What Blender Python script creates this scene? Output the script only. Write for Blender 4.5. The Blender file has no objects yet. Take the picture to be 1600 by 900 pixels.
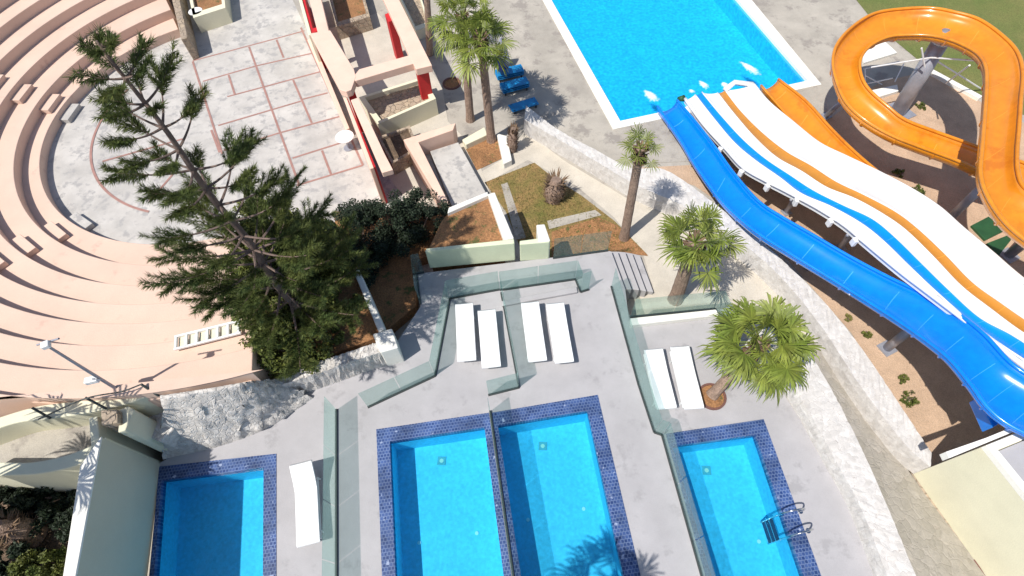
import bpy, bmesh, math, random
import numpy as np
from mathutils import Vector, Matrix
from mathutils.geometry import tessellate_polygon
random.seed(7)
SC = bpy.context.scene
COL = SC.collection
# ------------------------------------------------------------------ camera
F = 850.0; CAMH = 15.0
_n = np.array([830 - 800, -(975 - 450), -F]); _n = _n / np.linalg.norm(_n)
_up = -_n
_fw = np.array([0, 0, -1.0]); _Y = _fw - _up * _fw.dot(_up); _Y /= np.linalg.norm(_Y)
_X = np.cross(_Y, _up)
ROT = np.array([_X, _Y, _up])
cam_d = bpy.data.cameras.new('camera'); cam = bpy.data.objects.new('camera', cam_d); COL.objects.link(cam)
cam_d.sensor_width = 36; cam_d.lens = F / 1600 * 36; cam_d.clip_start = .1; cam_d.clip_end = 2000
m4 = Matrix([list(ROT[0]) + [0], list(ROT[1]) + [0], list(ROT[2]) + [CAMH], [0, 0, 0, 1]])
cam.matrix_world = m4
SC.camera = cam
SC.render.resolution_x = 1024; SC.render.resolution_y = 576
# ------------------------------------------------------------------ sky and sun
SUN = Vector((0.5, 0.36, -1.0)).normalized()
world = bpy.data.worlds.new('World'); SC.world = world; world.use_nodes = True
wn = world.node_tree.nodes; wl = world.node_tree.links
sky = wn.new('ShaderNodeTexSky'); sky.sky_type = 'NISHITA'; sky.sun_disc = False
sky.sun_elevation = math.asin(-SUN.z); sky.sun_rotation = math.atan2(-SUN.x, -SUN.y)
wl.new(sky.outputs[0], wn['Background'].inputs[0]); wn['Background'].inputs[1].default_value = 0.11
sd = bpy.data.lights.new('sun', 'SUN'); sd.energy = 4.6; sd.angle = math.radians(.53); sd.color = (1, .955, .88)
so = bpy.data.objects.new('sun', sd); COL.objects.link(so); so.rotation_euler = SUN.to_track_quat('-Z', 'Y').to_euler()
SC.view_settings.view_transform = 'Standard'; SC.view_settings.look = 'None'
SC.view_settings.exposure = 0.10; SC.view_settings.gamma = 1
SC.render.engine = 'CYCLES'
SC.cycles.transparent_max_bounces = 24

def G(px, py, z=0.0):
    """point of the place seen at photo pixel (px,py) at height z"""
    d = ROT @ np.array([px - 800, -(py - 450), -F]); t = (z - CAMH) / d[2]
    return Vector((d[0] * t, d[1] * t, z))
def GG(pts, z): return [G(x, y, z) for x, y in pts]
def ext(a, b, y):
    t = (y - a.y) / (b.y - a.y); return a.lerp(b, t)

# ------------------------------------------------------------------ materials
def nodes(name):
    m = bpy.data.materials.new(name); m.use_nodes = True
    nt = m.node_tree; return m, nt, nt.nodes['Principled BSDF']
def lin(c):
    return tuple(((v / 255) / 12.92 if v / 255 <= .04045 else ((v / 255 + .055) / 1.055) ** 2.4) for v in c)
def mat(name, col, rough=.7, var=.25, scale=2.0, bump=0.0, bscale=30, spots=None, spot_scale=6, spot_thr=.62,
        col2=None, island=0, detail=6, coat=0, spec=None, metal=0, fine=.12, fscale=45, space='pos', transl=0):
    m, nt, b = nodes(name); N = nt.nodes; L = nt.links
    if space == 'pos': src = N.new('ShaderNodeNewGeometry').outputs['Position']
    else: src = N.new('ShaderNodeTexCoord').outputs['Object']
    nz = N.new('ShaderNodeTexNoise'); nz.inputs['Scale'].default_value = scale; nz.inputs['Detail'].default_value = detail
    nz.inputs['Roughness'].default_value = .65; L.new(src, nz.inputs['Vector'])
    ramp = N.new('ShaderNodeMapRange'); ramp.inputs[1].default_value = .3; ramp.inputs[2].default_value = .7
    L.new(nz.outputs[0], ramp.inputs[0])
    mix = N.new('ShaderNodeMix'); mix.data_type = 'RGBA'; L.new(ramp.outputs[0], mix.inputs[0])
    c2 = col2 or tuple(min(1, c * (1 + var)) for c in col); c1 = col if col2 else tuple(c * (1 - var) for c in col)
    mix.inputs[6].default_value = (*c1, 1); mix.inputs[7].default_value = (*c2, 1)
    out = mix.outputs[2]
    if fine:
        n2 = N.new('ShaderNodeTexNoise'); n2.inputs['Scale'].default_value = fscale; n2.inputs['Detail'].default_value = 3; L.new(src, n2.inputs['Vector'])
        r2 = N.new('ShaderNodeMapRange'); r2.inputs[1].default_value = .3; r2.inputs[2].default_value = .7
        r2.inputs[3].default_value = 1 - fine; r2.inputs[4].default_value = 1 + fine; L.new(n2.outputs[0], r2.inputs[0])
        mm = N.new('ShaderNodeVectorMath'); mm.operation = 'SCALE'; L.new(out, mm.inputs[0]); L.new(r2.outputs[0], mm.inputs['Scale']); out = mm.outputs[0]
    if spots:
        n3 = N.new('ShaderNodeTexNoise'); n3.inputs['Scale'].default_value = spot_scale; n3.inputs['Detail'].default_value = 8; n3.inputs['Roughness'].default_value = .7; L.new(src, n3.inputs['Vector'])
        r3 = N.new('ShaderNodeMapRange'); r3.inputs[1].default_value = spot_thr; r3.inputs[2].default_value = spot_thr + .08; L.new(n3.outputs[0], r3.inputs[0])
        mx = N.new('ShaderNodeMix'); mx.data_type = 'RGBA'; L.new(r3.outputs[0], mx.inputs[0]); L.new(out, mx.inputs[6]); mx.inputs[7].default_value = (*spots, 1); out = mx.outputs[2]
    if island:
        g = N.new('ShaderNodeNewGeometry'); r4 = N.new('ShaderNodeMapRange'); r4.inputs[3].default_value = 1 - island; r4.inputs[4].default_value = 1 + island
        L.new(g.outputs['Random Per Island'], r4.inputs[0])
        m5 = N.new('ShaderNodeVectorMath'); m5.operation = 'SCALE'; L.new(out, m5.inputs[0]); L.new(r4.outputs[0], m5.inputs['Scale']); out = m5.outputs[0]
    L.new(out, b.inputs['Base Color']); b.inputs['Roughness'].default_value = rough; b.inputs['Metallic'].default_value = metal
    if coat: b.inputs['Coat Weight'].default_value = coat; b.inputs['Coat Roughness'].default_value = .12
    if spec is not None: b.inputs['Specular IOR Level'].default_value = spec
    if bump:
        n4 = N.new('ShaderNodeTexNoise'); n4.inputs['Scale'].default_value = bscale; n4.inputs['Detail'].default_value = 6; L.new(src, n4.inputs['Vector'])
        bp = N.new('ShaderNodeBump'); bp.inputs['Strength'].default_value = bump; bp.inputs['Distance'].default_value = .05; L.new(n4.outputs[0], bp.inputs['Height']); L.new(bp.outputs[0], b.inputs['Normal'])
    if transl:
        tr = N.new('ShaderNodeBsdfTranslucent'); L.new(out, tr.inputs[0]); ms = N.new('ShaderNodeMixShader'); ms.inputs[0].default_value = transl
        L.new(b.outputs[0], ms.inputs[1]); L.new(tr.outputs[0], ms.inputs[2]); L.new(ms.outputs[0], N['Material Output'].inputs[0])
    return m
def brickmat(name, c1, c2, mortar, ang, w, h, msize=.015, rough=.35, jitter=.3, spots=None):
    m, nt, b = nodes(name); N = nt.nodes; L = nt.links
    g = N.new('ShaderNodeNewGeometry'); mp = N.new('ShaderNodeMapping'); mp.inputs['Rotation'].default_value = (0, 0, ang)
    L.new(g.outputs['Position'], mp.inputs['Vector'])
    br = N.new('ShaderNodeTexBrick'); br.inputs['Scale'].default_value = 1; br.inputs['Brick Width'].default_value = w; br.inputs['Row Height'].default_value = h
    br.inputs['Mortar Size'].default_value = msize; br.inputs['Color1'].default_value = (*c1, 1); br.inputs['Color2'].default_value = (*c2, 1); br.inputs['Mortar'].default_value = (*mortar, 1)
    br.inputs['Bias'].default_value = 0; br.inputs['Mortar Smooth'].default_value = .1
    L.new(mp.outputs[0], br.inputs['Vector'])
    nz = N.new('ShaderNodeTexNoise'); nz.inputs['Scale'].default_value = 1.7; nz.inputs['Detail'].default_value = 6; L.new(g.outputs['Position'], nz.inputs['Vector'])
    r = N.new('ShaderNodeMapRange'); r.inputs[1].default_value = .3; r.inputs[2].default_value = .7; r.inputs[3].default_value = 1 - jitter; r.inputs[4].default_value = 1 + jitter; L.new(nz.outputs[0], r.inputs[0])
    sc = N.new('ShaderNodeVectorMath'); sc.operation = 'SCALE'; L.new(br.outputs[0], sc.inputs[0]); L.new(r.outputs[0], sc.inputs['Scale']); out = sc.outputs[0]
    if spots:
        n3 = N.new('ShaderNodeTexNoise'); n3.inputs['Scale'].default_value = 5; n3.inputs['Detail'].default_value = 5; L.new(g.outputs['Position'], n3.inputs['Vector'])
        r3 = N.new('ShaderNodeMapRange'); r3.inputs[1].default_value = .66; r3.inputs[2].default_value = .7; L.new(n3.outputs[0], r3.inputs[0])
        mx = N.new('ShaderNodeMix'); mx.data_type = 'RGBA'; L.new(r3.outputs[0], mx.inputs[0]); L.new(out, mx.inputs[6]); mx.inputs[7].default_value = (*spots, 1); out = mx.outputs[2]
    L.new(out, b.inputs['Base Color']); b.inputs['Roughness'].default_value = rough
    return m
def stonemat(name, c1, c2, joint, scale=3.0, jw=.06, bump=.8):
    m, nt, b = nodes(name); N = nt.nodes; L = nt.links
    g = N.new('ShaderNodeNewGeometry')
    wz = N.new('ShaderNodeTexNoise'); wz.inputs['Scale'].default_value = 3; L.new(g.outputs['Position'], wz.inputs['Vector'])
    ad = N.new('ShaderNodeVectorMath'); ad.operation = 'MULTIPLY_ADD'; ad.inputs[1].default_value = (.35,) * 3; L.new(wz.outputs['Color'], ad.inputs[0]); L.new(g.outputs['Position'], ad.inputs[2])
    v = N.new('ShaderNodeTexVoronoi'); v.feature = 'DISTANCE_TO_EDGE'; v.inputs['Scale'].default_value = scale; L.new(ad.outputs[0], v.inputs['Vector'])
    v2 = N.new('ShaderNodeTexVoronoi'); v2.inputs['Scale'].default_value = scale; L.new(ad.outputs[0], v2.inputs['Vector'])
    sep = N.new('ShaderNodeSeparateColor'); L.new(v2.outputs['Color'], sep.inputs[0])
    mx = N.new('ShaderNodeMix'); mx.data_type = 'RGBA'; L.new(sep.outputs[0], mx.inputs[0]); mx.inputs[6].default_value = (*c1, 1); mx.inputs[7].default_value = (*c2, 1)
    nz = N.new('ShaderNodeTexNoise'); nz.inputs['Scale'].default_value = 7; nz.inputs['Detail'].default_value = 9; nz.inputs['Roughness'].default_value = .75; L.new(g.outputs['Position'], nz.inputs['Vector'])
    # only some joints are open and dark
    r = N.new('ShaderNodeMapRange'); r.inputs[1].default_value = 0; r.inputs[2].default_value = jw; L.new(v.outputs[0], r.inputs[0]); 
    r2 = N.new('ShaderNodeMapRange'); r2.inputs[1].default_value = .54; r2.inputs[2].default_value = .66; L.new(nz.outputs[0], r2.inputs[0])
    inv = N.new('ShaderNodeMath'); inv.operation = 'SUBTRACT'; inv.inputs[0].default_value = 1; L.new(r.outputs[0], inv.inputs[1])
    mul = N.new('ShaderNodeMath'); mul.operation = 'MULTIPLY'; L.new(inv.outputs[0], mul.inputs[0]); L.new(r2.outputs[0], mul.inputs[1])
    mx2 = N.new('ShaderNodeMix'); mx2.data_type = 'RGBA'; L.new(mul.outputs[0], mx2.inputs[0]); L.new(mx.outputs[2], mx2.inputs[6]); mx2.inputs[7].default_value = (*joint, 1)
    r5 = N.new('ShaderNodeMapRange'); r5.inputs[1].default_value = .3; r5.inputs[2].default_value = .7; r5.inputs[3].default_value = .8; r5.inputs[4].default_value = 1.15; L.new(nz.outputs[0], r5.inputs[0])
    sc = N.new('ShaderNodeVectorMath'); sc.operation = 'SCALE'; L.new(mx2.outputs[2], sc.inputs[0]); L.new(r5.outputs[0], sc.inputs['Scale'])
    L.new(sc.outputs[0], b.inputs['Base Color']); b.inputs['Roughness'].default_value = .9
    bp = N.new('ShaderNodeBump'); bp.inputs['Strength'].default_value = bump; bp.inputs['Distance'].default_value = .06
    h = N.new('ShaderNodeMath'); h.operation = 'ADD'; L.new(r.outputs[0], h.inputs[0]); L.new(nz.outputs[0], h.inputs[1])
    L.new(h.outputs[0], bp.inputs['Height']); L.new(bp.outputs[0], b.inputs['Normal'])
    return m
def watermat(name, tint, scale=3.0, strength=.25):
    m, nt, b = nodes(name); N = nt.nodes; L = nt.links; N.remove(b)
    tr = N.new('ShaderNodeBsdfTransparent'); tr.inputs[0].default_value = (*tint, 1)
    gl = N.new('ShaderNodeBsdfGlossy'); gl.inputs['Roughness'].default_value = .06
    fr = N.new('ShaderNodeFresnel'); fr.inputs[0].default_value = 1.33
    ms = N.new('ShaderNodeMixShader'); L.new(fr.outputs[0], ms.inputs[0]); L.new(tr.outputs[0], ms.inputs[1]); L.new(gl.outputs[0], ms.inputs[2])
    g = N.new('ShaderNodeNewGeometry'); nz = N.new('ShaderNodeTexNoise'); nz.inputs['Scale'].default_value = scale; nz.inputs['Detail'].default_value = 4; L.new(g.outputs['Position'], nz.inputs['Vector'])
    bp = N.new('ShaderNodeBump'); bp.inputs['Strength'].default_value = strength; bp.inputs['Distance'].default_value = .1; L.new(nz.outputs[0], bp.inputs['Height'])
    L.new(bp.outputs[0], gl.inputs['Normal']); L.new(bp.outputs[0], fr.inputs['Normal'])
    L.new(ms.outputs[0], N['Material Output'].inputs[0]); return m
def glassmat(name, tint):
    m, nt, b = nodes(name); N = nt.nodes; L = nt.links; N.remove(b)
    tr = N.new('ShaderNodeBsdfTransparent'); tr.inputs[0].default_value = (*tint, 1)
    gl = N.new('ShaderNodeBsdfGlossy'); gl.inputs['Roughness'].default_value = .04; gl.inputs[0].default_value = (.8, .95, .93, 1)
    di = N.new('ShaderNodeBsdfTranslucent'); di.inputs[0].default_value = (.55, .78, .74, 1)
    lw = N.new('ShaderNodeLayerWeight'); pw = N.new('ShaderNodeMath'); pw.operation = 'POWER'; pw.inputs[1].default_value = 4; L.new(lw.outputs['Facing'], pw.inputs[0])
    fr = N.new('ShaderNodeMath'); fr.operation = 'MULTIPLY_ADD'; fr.inputs[1].default_value = .5; fr.inputs[2].default_value = .03; L.new(pw.outputs[0], fr.inputs[0])
    m1 = N.new('ShaderNodeMixShader'); m1.inputs[0].default_value = .10; L.new(tr.outputs[0], m1.inputs[1]); L.new(di.outputs[0], m1.inputs[2])
    ms = N.new('ShaderNodeMixShader'); L.new(fr.outputs[0], ms.inputs[0]); L.new(m1.outputs[0], ms.inputs[1]); L.new(gl.outputs[0], ms.inputs[2])
    L.new(ms.outputs[0], N['Material Output'].inputs[0]); return m

PA = math.radians(-5.6)
MT = {}
MT['ground'] = mat('pale_concrete', (.41, .375, .325), .9, .2, .6, .25, 25, spots=(.30, .27, .24), spot_scale=1.1, spot_thr=.53)
MT['path'] = mat('beige_path', (.54, .49, .415), .9, .12, 1.2, .2, 25)
MT['crazy'] = stonemat('path_paving', (.36, .33, .28), (.43, .395, .345), (.34, .28, .24), 3.5, .08, .3)
MT['sand'] = mat('dry_earth', (.50, .35, .24), .95, .18, 1.0, .5, 18, spots=(.22, .15, .08), spot_scale=4.0, spot_thr=.66, fine=.2)
MT['lawn'] = mat('lawn_turf', (.13, .165, .04), .95, .3, .7, .6, 60, col2=(.20, .19, .06), fine=.35, fscale=30)
MT['soil'] = mat('red_brown_soil', (.30, .15, .065), .95, .3, 1.6, .8, 14, spots=(.09, .10, .03), spot_scale=2.4, spot_thr=.56, fine=.35, fscale=20)
MT['soil_grass'] = mat('patchy_grass_soil', (.13, .13, .03), .95, .3, 1.1, .8, 20, col2=(.32, .19, .08), fine=.35, fscale=22)
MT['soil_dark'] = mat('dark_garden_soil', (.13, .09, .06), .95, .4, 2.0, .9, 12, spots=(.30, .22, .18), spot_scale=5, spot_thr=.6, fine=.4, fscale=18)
MT['deck'] = mat('grey_deck_paving', (.40, .388, .40), .8, .1, .8, .1, 40, spots=(.335, .325, .335), spot_scale=1.2, spot_thr=.56, fine=.05)
MT['tier'] = mat('salmon_tier_paint', (.69, .50, .40), .85, .07, .5, .1, 30, spots=(.60, .41, .33), spot_scale=1.3, spot_thr=.6, fine=.04)
MT['stage'] = mat('stage_marble', (.50, .475, .445), .7, .18, .8, .1, 30, spots=(.37, .355, .345), spot_scale=2.4, spot_thr=.52, fine=.07)
MT['line'] = mat('red_paving_line', (.36, .20, .17), .8, .15, 3)
MT['pink'] = mat('pink_plaster', (.78, .55, .44), .85, .07, 1.2, .12, 30, fine=.04)
MT['red'] = mat('red_paint', (.50, .015, .02), .6, .12, 2)
MT['cream'] = mat('cream_plaster', (.72, .69, .52), .85, .06, 1.0, .1, 30, fine=.04)
MT['green_cream'] = mat('pale_green_cream_plaster', (.66, .70, .50), .85, .06, 1.5, .1, 30, fine=.05)
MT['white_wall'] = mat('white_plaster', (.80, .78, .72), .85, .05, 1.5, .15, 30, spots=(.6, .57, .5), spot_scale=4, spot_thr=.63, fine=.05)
MT['shade_wall'] = mat('shaded_wall_plaster', (.57, .545, .42), .85, .05, .7, .1, 25, fine=.03)  # wall face kept darker than its top: its shade is put into this colour
MT['stone'] = stonemat('whitewashed_rubble', (.66, .635, .61), (.57, .54, .51), (.26, .21, .18), 6, .07, .2)
MT['stone2'] = stonemat('rough_grey_stone', (.66, .63, .60), (.52, .49, .46), (.34, .30, .27), 7, .10, .5)
MT['tan_stone'] = stonemat('tan_stone', (.48, .38, .27), (.40, .32, .25), (.2, .15, .1), 4, .08)
MT['tile'] = brickmat('blue_mosaic_border', (.015, .04, .14), (.05, .095, .25), (.12, .17, .31), PA, .085, .085, .01, jitter=.35, spots=(.30, .36, .52))
MT['basin'] = mat('pool_paint', (.14, .60, .80), .6, .06, 1.2, fine=.12, fscale=11)  # fine mottling: mosaic tone plus ripple light put into the colour
MT['basin2'] = mat('big_pool_paint', (.10, .60, .84), .6, .05, 1.0, fine=.2, fscale=7)  # stronger mottling: mosaic cells, with the water's light ripples painted in
MT['water'] = watermat('pool_water', (.45, .84, .95), 4, .25)
MT['water2'] = watermat('big_pool_water', (.32, .82, .97), 3, .35)
MT['glass'] = glassmat('green_glass', (.87, .94, .925))
MT['dark_metal'] = mat('dark_channel', (.05, .06, .06), .5, .1, 3, fine=0, metal=.3)
MT['steel'] = mat('galvanised_steel', (.36, .37, .42), .45, .15, 3, fine=.06, metal=.35)
MT['chrome'] = mat('chrome', (.55, .58, .62), .15, .05, 3, fine=0, metal=1)
MT['white_metal'] = mat('white_metal', (.8, .8, .8), .4, .04, 2, fine=0)
MT['bed'] = mat('white_lounger_plastic', (.84, .84, .84), .45, .03, 2, fine=.02, space='obj')
MT['blue_slide'] = mat('blue_gelcoat', (.0, .215, .80), .28, .08, 1.5, coat=.5, fine=.04, fscale=6)
MT['blue_joint'] = mat('pale_blue_joint', (.05, .36, .86), .4, .05, 3, fine=0)
MT['blue_lane'] = mat('blue_lane_gelcoat', (.0, .25, .78), .32, .08, 1.5, coat=.4, fine=.03)
MT['orange'] = mat('orange_gelcoat', (.69, .25, .016), .3, .10, 1.2, coat=.5, fine=.06, fscale=5, spots=(.60, .19, .012), spot_scale=.9, spot_thr=.55)
MT['orange_joint'] = mat('pale_orange_joint', (.80, .34, .05), .4, .05, 3, fine=0)
MT['orange_lane'] = mat('ochre_lane_gelcoat', (.54, .23, .035), .35, .08, 1.5, coat=.3, fine=.04)
MT['white_slide'] = mat('white_gelcoat', (.82, .82, .81), .3, .03, 1.5, coat=.4, fine=.02)
MT['bark'] = mat('palm_bark', (.30, .21, .16), .95, .3, 6, .9, 30, fine=.25, fscale=30)
MT['skirt'] = mat('dry_frond_boots', (.20, .13, .08), .95, .4, 8, .5, 30, island=.4)
MT['pine_bark'] = mat('pine_bark', (.17, .12, .10), .9, .3, 6, .5, 30)
MT['frond'] = mat('fan_frond', (.145, .21, .03), .55, .25, 1.5, island=.45, fine=.1, transl=.28, col2=(.26, .285, .055))
MT['frond2'] = mat('fan_frond_dark', (.09, .17, .03), .55, .25, 1.5, island=.4, fine=.1, transl=.25)
MT['needle'] = mat('pine_needles', (.07, .115, .03), .7, .3, 1.0, island=.5, fine=.1, transl=.2, col2=(.15, .165, .04))
MT['shrub'] = mat('shrub_leaves', (.06, .095, .016), .7, .35, 1.6, island=.45, fine=.2, transl=.15, col2=(.15, .155, .028))
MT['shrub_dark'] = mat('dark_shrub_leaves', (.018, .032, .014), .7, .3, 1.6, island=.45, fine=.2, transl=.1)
MT['tuft'] = mat('grass_blades', (.14, .16, .035), .8, .3, 1.0, island=.4, fine=.1, transl=.2, col2=(.3, .24, .09))
MT['foam'] = mat('water_foam', (.85, .9, .92), .6, .04, 4)
MT['drain'] = mat('drain_grille', (.14, .40, .44), .6, .1, 6)
MT['mat'] = mat('brown_mat', (.16, .075, .06), .9, .15, 8)
MT['tarp'] = mat('dark_green_cover', (.02, .085, .03), .6, .2, 2)
MT['blue_bed'] = mat('blue_plastic', (.01, .20, .46), .4, .3, 4)
MT['navy'] = mat('navy_canvas', (.01, .03, .28), .7, .25, 5)
MT['grey_canvas'] = mat('grey_canvas', (.33, .34, .42), .8, .15, 5)
MT['stain'] = mat('ochre_stain', (.44, .36, .20), .9, .25, 3, spots=(.38, .35, .29), spot_scale=5, spot_thr=.5)
MT['roof'] = mat('grey_roof_membrane', (.42, .41, .42), .85, .08, 1.3, fine=.05)
MT['black'] = mat('black_plastic', (.03, .03, .035), .5, .1, 4)

# ------------------------------------------------------------------ mesh helpers
class M:
    def __init__(s): s.v = []; s.f = []
    def add(s, vs, fs):
        o = len(s.v); s.v += [tuple(v) for v in vs]; s.f += [tuple(i + o for i in f) for f in fs]; return s
    def box(s, c, d, rz=0, rot=None):
        R = rot or Matrix.Rotation(rz, 3, 'Z'); c = Vector(c)
        vs = [c + R @ Vector((x * d[0] / 2, y * d[1] / 2, z * d[2] / 2)) for x in (-1, 1) for y in (-1, 1) for z in (-1, 1)]
        return s.add(vs, [(0, 1, 3, 2), (4, 6, 7, 5), (0, 4, 5, 1), (2, 3, 7, 6), (0, 2, 6, 4), (1, 5, 7, 3)])
    def prism(s, poly, z0, z1=None):
        """poly: Vectors (top z kept); z0 bottom"""
        P = [Vector((p.x, p.y, p.z if z1 is None else z1)) for p in poly]
        a = sum(P[i].x * P[(i + 1) % len(P)].y - P[(i + 1) % len(P)].x * P[i].y for i in range(len(P)))
        if a < 0: P.reverse()
        n = len(P); vs = P + [Vector((p.x, p.y, z0)) for p in P]
        fs = [tuple(range(n)), tuple(reversed(range(n, 2 * n)))] + [(i, i + n, (i + 1) % n + n, (i + 1) % n) for i in range(n)]
        return s.add(vs, fs)
    def tube(s, pts, r, n=8, caps=True):
        pts = [Vector(p) for p in pts]; rs = r if isinstance(r, (list, tuple)) else [r] * len(pts)
        vs = []; prev = None
        for i, p in enumerate(pts):
            t = (pts[min(i + 1, len(pts) - 1)] - pts[max(i - 1, 0)]).normalized()
            a = prev if prev is not None else (Vector((0, 0, 1)) if abs(t.z) < .9 else Vector((1, 0, 0)))
            u = (a - t * a.dot(t)); u = u.normalized() if u.length > 1e-6 else t.orthogonal().normalized(); prev = u
            w = t.cross(u)
            vs += [p + (u * math.cos(k * 2 * math.pi / n) + w * math.sin(k * 2 * math.pi / n)) * rs[i] for k in range(n)]
        fs = [(i * n + k, i * n + (k + 1) % n, (i + 1) * n + (k + 1) % n, (i + 1) * n + k) for i in range(len(pts) - 1) for k in range(n)]
        if caps: fs += [tuple(reversed(range(n))), tuple(range((len(pts) - 1) * n, len(pts) * n))]
        return s.add(vs, fs)
    def strip(s, A, B):
        n = len(A); return s.add(list(A) + list(B), [(i, i + 1, n + i + 1, n + i) for i in range(n - 1)])
    def grid(s, rows):
        n = len(rows[0]); return s.add([p for r in rows for p in r], [(i * n + j, i * n + j + 1, (i + 1) * n + j + 1, (i + 1) * n + j) for i in range(len(rows) - 1) for j in range(n - 1)])
    def disc(s, c, r, n=20, h=None):
        P = [Vector((c[0] + r * math.cos(k * 2 * math.pi / n), c[1] + r * math.sin(k * 2 * math.pi / n), c[2])) for k in range(n)]
        return s.prism(P, c[2] - (h or .02))
    def build(s, name, mt, parent=None, smooth=False, bevel=0, solid=0, segs=2):
        me = bpy.data.meshes.new(name)
        off = parent_loc(parent)
        me.from_pydata([(v[0] - off.x, v[1] - off.y, v[2] - off.z) for v in s.v], [], s.f); me.update()
        me.materials.append(MT[mt])
        if smooth: me.polygons.foreach_set('use_smooth', [True] * len(me.polygons))
        o = bpy.data.objects.new(name, me); COL.objects.link(o)
        if parent: o.parent = parent
        if solid: d = o.modifiers.new('solid', 'SOLIDIFY'); d.thickness = solid; d.offset = 0
        if bevel: b = o.modifiers.new('bevel', 'BEVEL'); b.width = bevel; b.segments = segs; b.limit_method = 'ANGLE'
        return o
def parent_loc(p):
    v = Vector((0, 0, 0))
    while p: v = v + p.location; p = p.parent
    return v
def tag(o, label, cat, group=None, kind=None):
    o['label'] = label; o['category'] = cat
    if group: o['group'] = group
    if kind: o['kind'] = kind
    return o
def thing(name, loc, label, cat, group=None):
    o = bpy.data.objects.new(name, None); COL.objects.link(o); o.location = Vector(loc); o.empty_display_size = .3
    return tag(o, label, cat, group)
def struct(o): o['kind'] = 'structure'; return o
def holed(name, outer, holes, mt, z=None):
    loops = [outer] + holes; tris = tessellate_polygon(loops); pts = [p for l in loops for p in l]
    mm = M(); 
    fs = []
    for t in tris:
        a, b, c = (pts[i] for i in t); cr = (b - a).cross(c - a).z
        fs.append(t if cr > 0 else (t[0], t[2], t[1]))
    mm.add(pts, fs); return mm.build(name, mt)
def catmull(pts, n):
    """pts: tuples of floats, returns n samples"""
    P = [np.array(p, float) for p in pts]; P = [2 * P[0] - P[1]] + P + [2 * P[-1] - P[-2]]
    out = []; k = len(P) - 3
    for i in range(n):
        t = i / (n - 1) * k; j = min(int(t), k - 1); t -= j; a, b, c, d = P[j:j + 4]
        out.append(.5 * ((2 * b) + (c - a) * t + (2 * a - 5 * b + 4 * c - d) * t * t + (3 * b - a - 3 * c + d) * t ** 3))
    return out

# ------------------------------------------------------------------ pools' outlines
def quad_ext(tl, tr, bl, br, z, y=-3.0):
    a, b, c, d = G(*tl, z), G(*tr, z), G(*bl, z), G(*br, z)
    return [a, b, ext(b, d, y), ext(a, c, y)]
POOLS = [
    ('A', [(249, 729), (432, 709), (234, 900), (432, 900)], [(253, 751), (412, 731), (241, 900), (411, 900)]),
    ('B', [(588, 671), (764, 645), (597, 900), (799, 900)], [(609, 690), (757, 668), (618, 900), (787, 900)]),
    ('C', [(768, 645), (934, 617), (804, 900), (1001, 900)], [(778, 665), (918, 642), (814, 900), (974, 900)]),
    ('D', [(1040, 678), (1193, 655), (1102, 900), (1283, 900)], [(1050, 697), (1180, 680), (1112, 900), (1255, 900)]),
]
pool_out = {k: quad_ext(*o, 0) for k, o, i in POOLS}
pool_in = {k: quad_ext(*i, 0, -2.6) for k, o, i in POOLS}
BIG = [G(842, -10, -1), G(958, 203, -1), G(1283, 133, -1), G(1165, -10, -1)]
def big_line(a, b, y): return ext(a, b, y)
big_outer = [ext(BIG[1], BIG[0], 34), BIG[1], BIG[2], ext(BIG[2], BIG[3], 34)]
bi0 = [G(861, 0, -1), G(969, 190, -1), G(1262, 127, -1), G(1160 - 0, 0, -1)]
big_inner = [ext(bi0[1], bi0[0], 33.5), bi0[1], bi0[2], ext(bi0[2], G(1152, 0, -1), 33.5)]

# ------------------------------------------------------------------ ground
big = [Vector((x, y, -1.0)) for x, y in ((-220, -220), (220, -220), (220, 220), (-220, 220))]
deck_edge_px = [(250, 723), (330, 680), (440, 622), (540, 590), (615, 560), (620, 535), (657, 479), (650, 428), (950, 392), (955, 393), (977, 452), (983, 503), (1122, 488), (1165, 530), (1215, 600), (1250, 655), (1286, 722), (1330, 800), (1368, 900)]
deck_poly = GG(deck_edge_px, 0)
deck_poly = deck_poly + [ext(G(1330, 800, 0), G(1368, 900, 0), -4), Vector((-13, -4, 0)), ext(G(250, 723, 0), G(233, 900, 0), -4)]
deck_poly = deck_poly[:-2] + [ext(G(250, 723, 0), G(233, 900, 0), -4)]
def atz(ps, z): return [Vector((p.x, p.y, z)) for p in ps]
g = holed('ground', big, [atz(big_outer, -1), atz(pool_out['A'], -1), atz([pool_out['B'][0], pool_out['C'][1], pool_out['C'][2], pool_out['B'][3]], -1), atz(pool_out['D'], -1)], 'ground'); struct(g)
dk = holed('pool_deck', deck_poly, [pool_out['A'], [pool_out['B'][0], pool_out['B'][1] , pool_out['C'][0], pool_out['C'][1], pool_out['C'][2], pool_out['C'][3], pool_out['B'][2], pool_out['B'][3]], pool_out['D']], 'deck'); struct(dk)
mm = M(); n = len(deck_poly)
for i in range(n):
    a, b = deck_poly[i], deck_poly[(i + 1) % n]; mm.add([a, b, Vector((b.x, b.y, -1.1)), Vector((a.x, a.y, -1.1))], [(0, 3, 2, 1)])
ds = mm.build('deck_side', 'white_wall', dk)
dv = M().prism([pool_out['B'][1], pool_out['C'][0], pool_out['C'][3], pool_out['B'][2]], -.6, 0.0).build('pool_divider', 'deck', dk)

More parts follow.
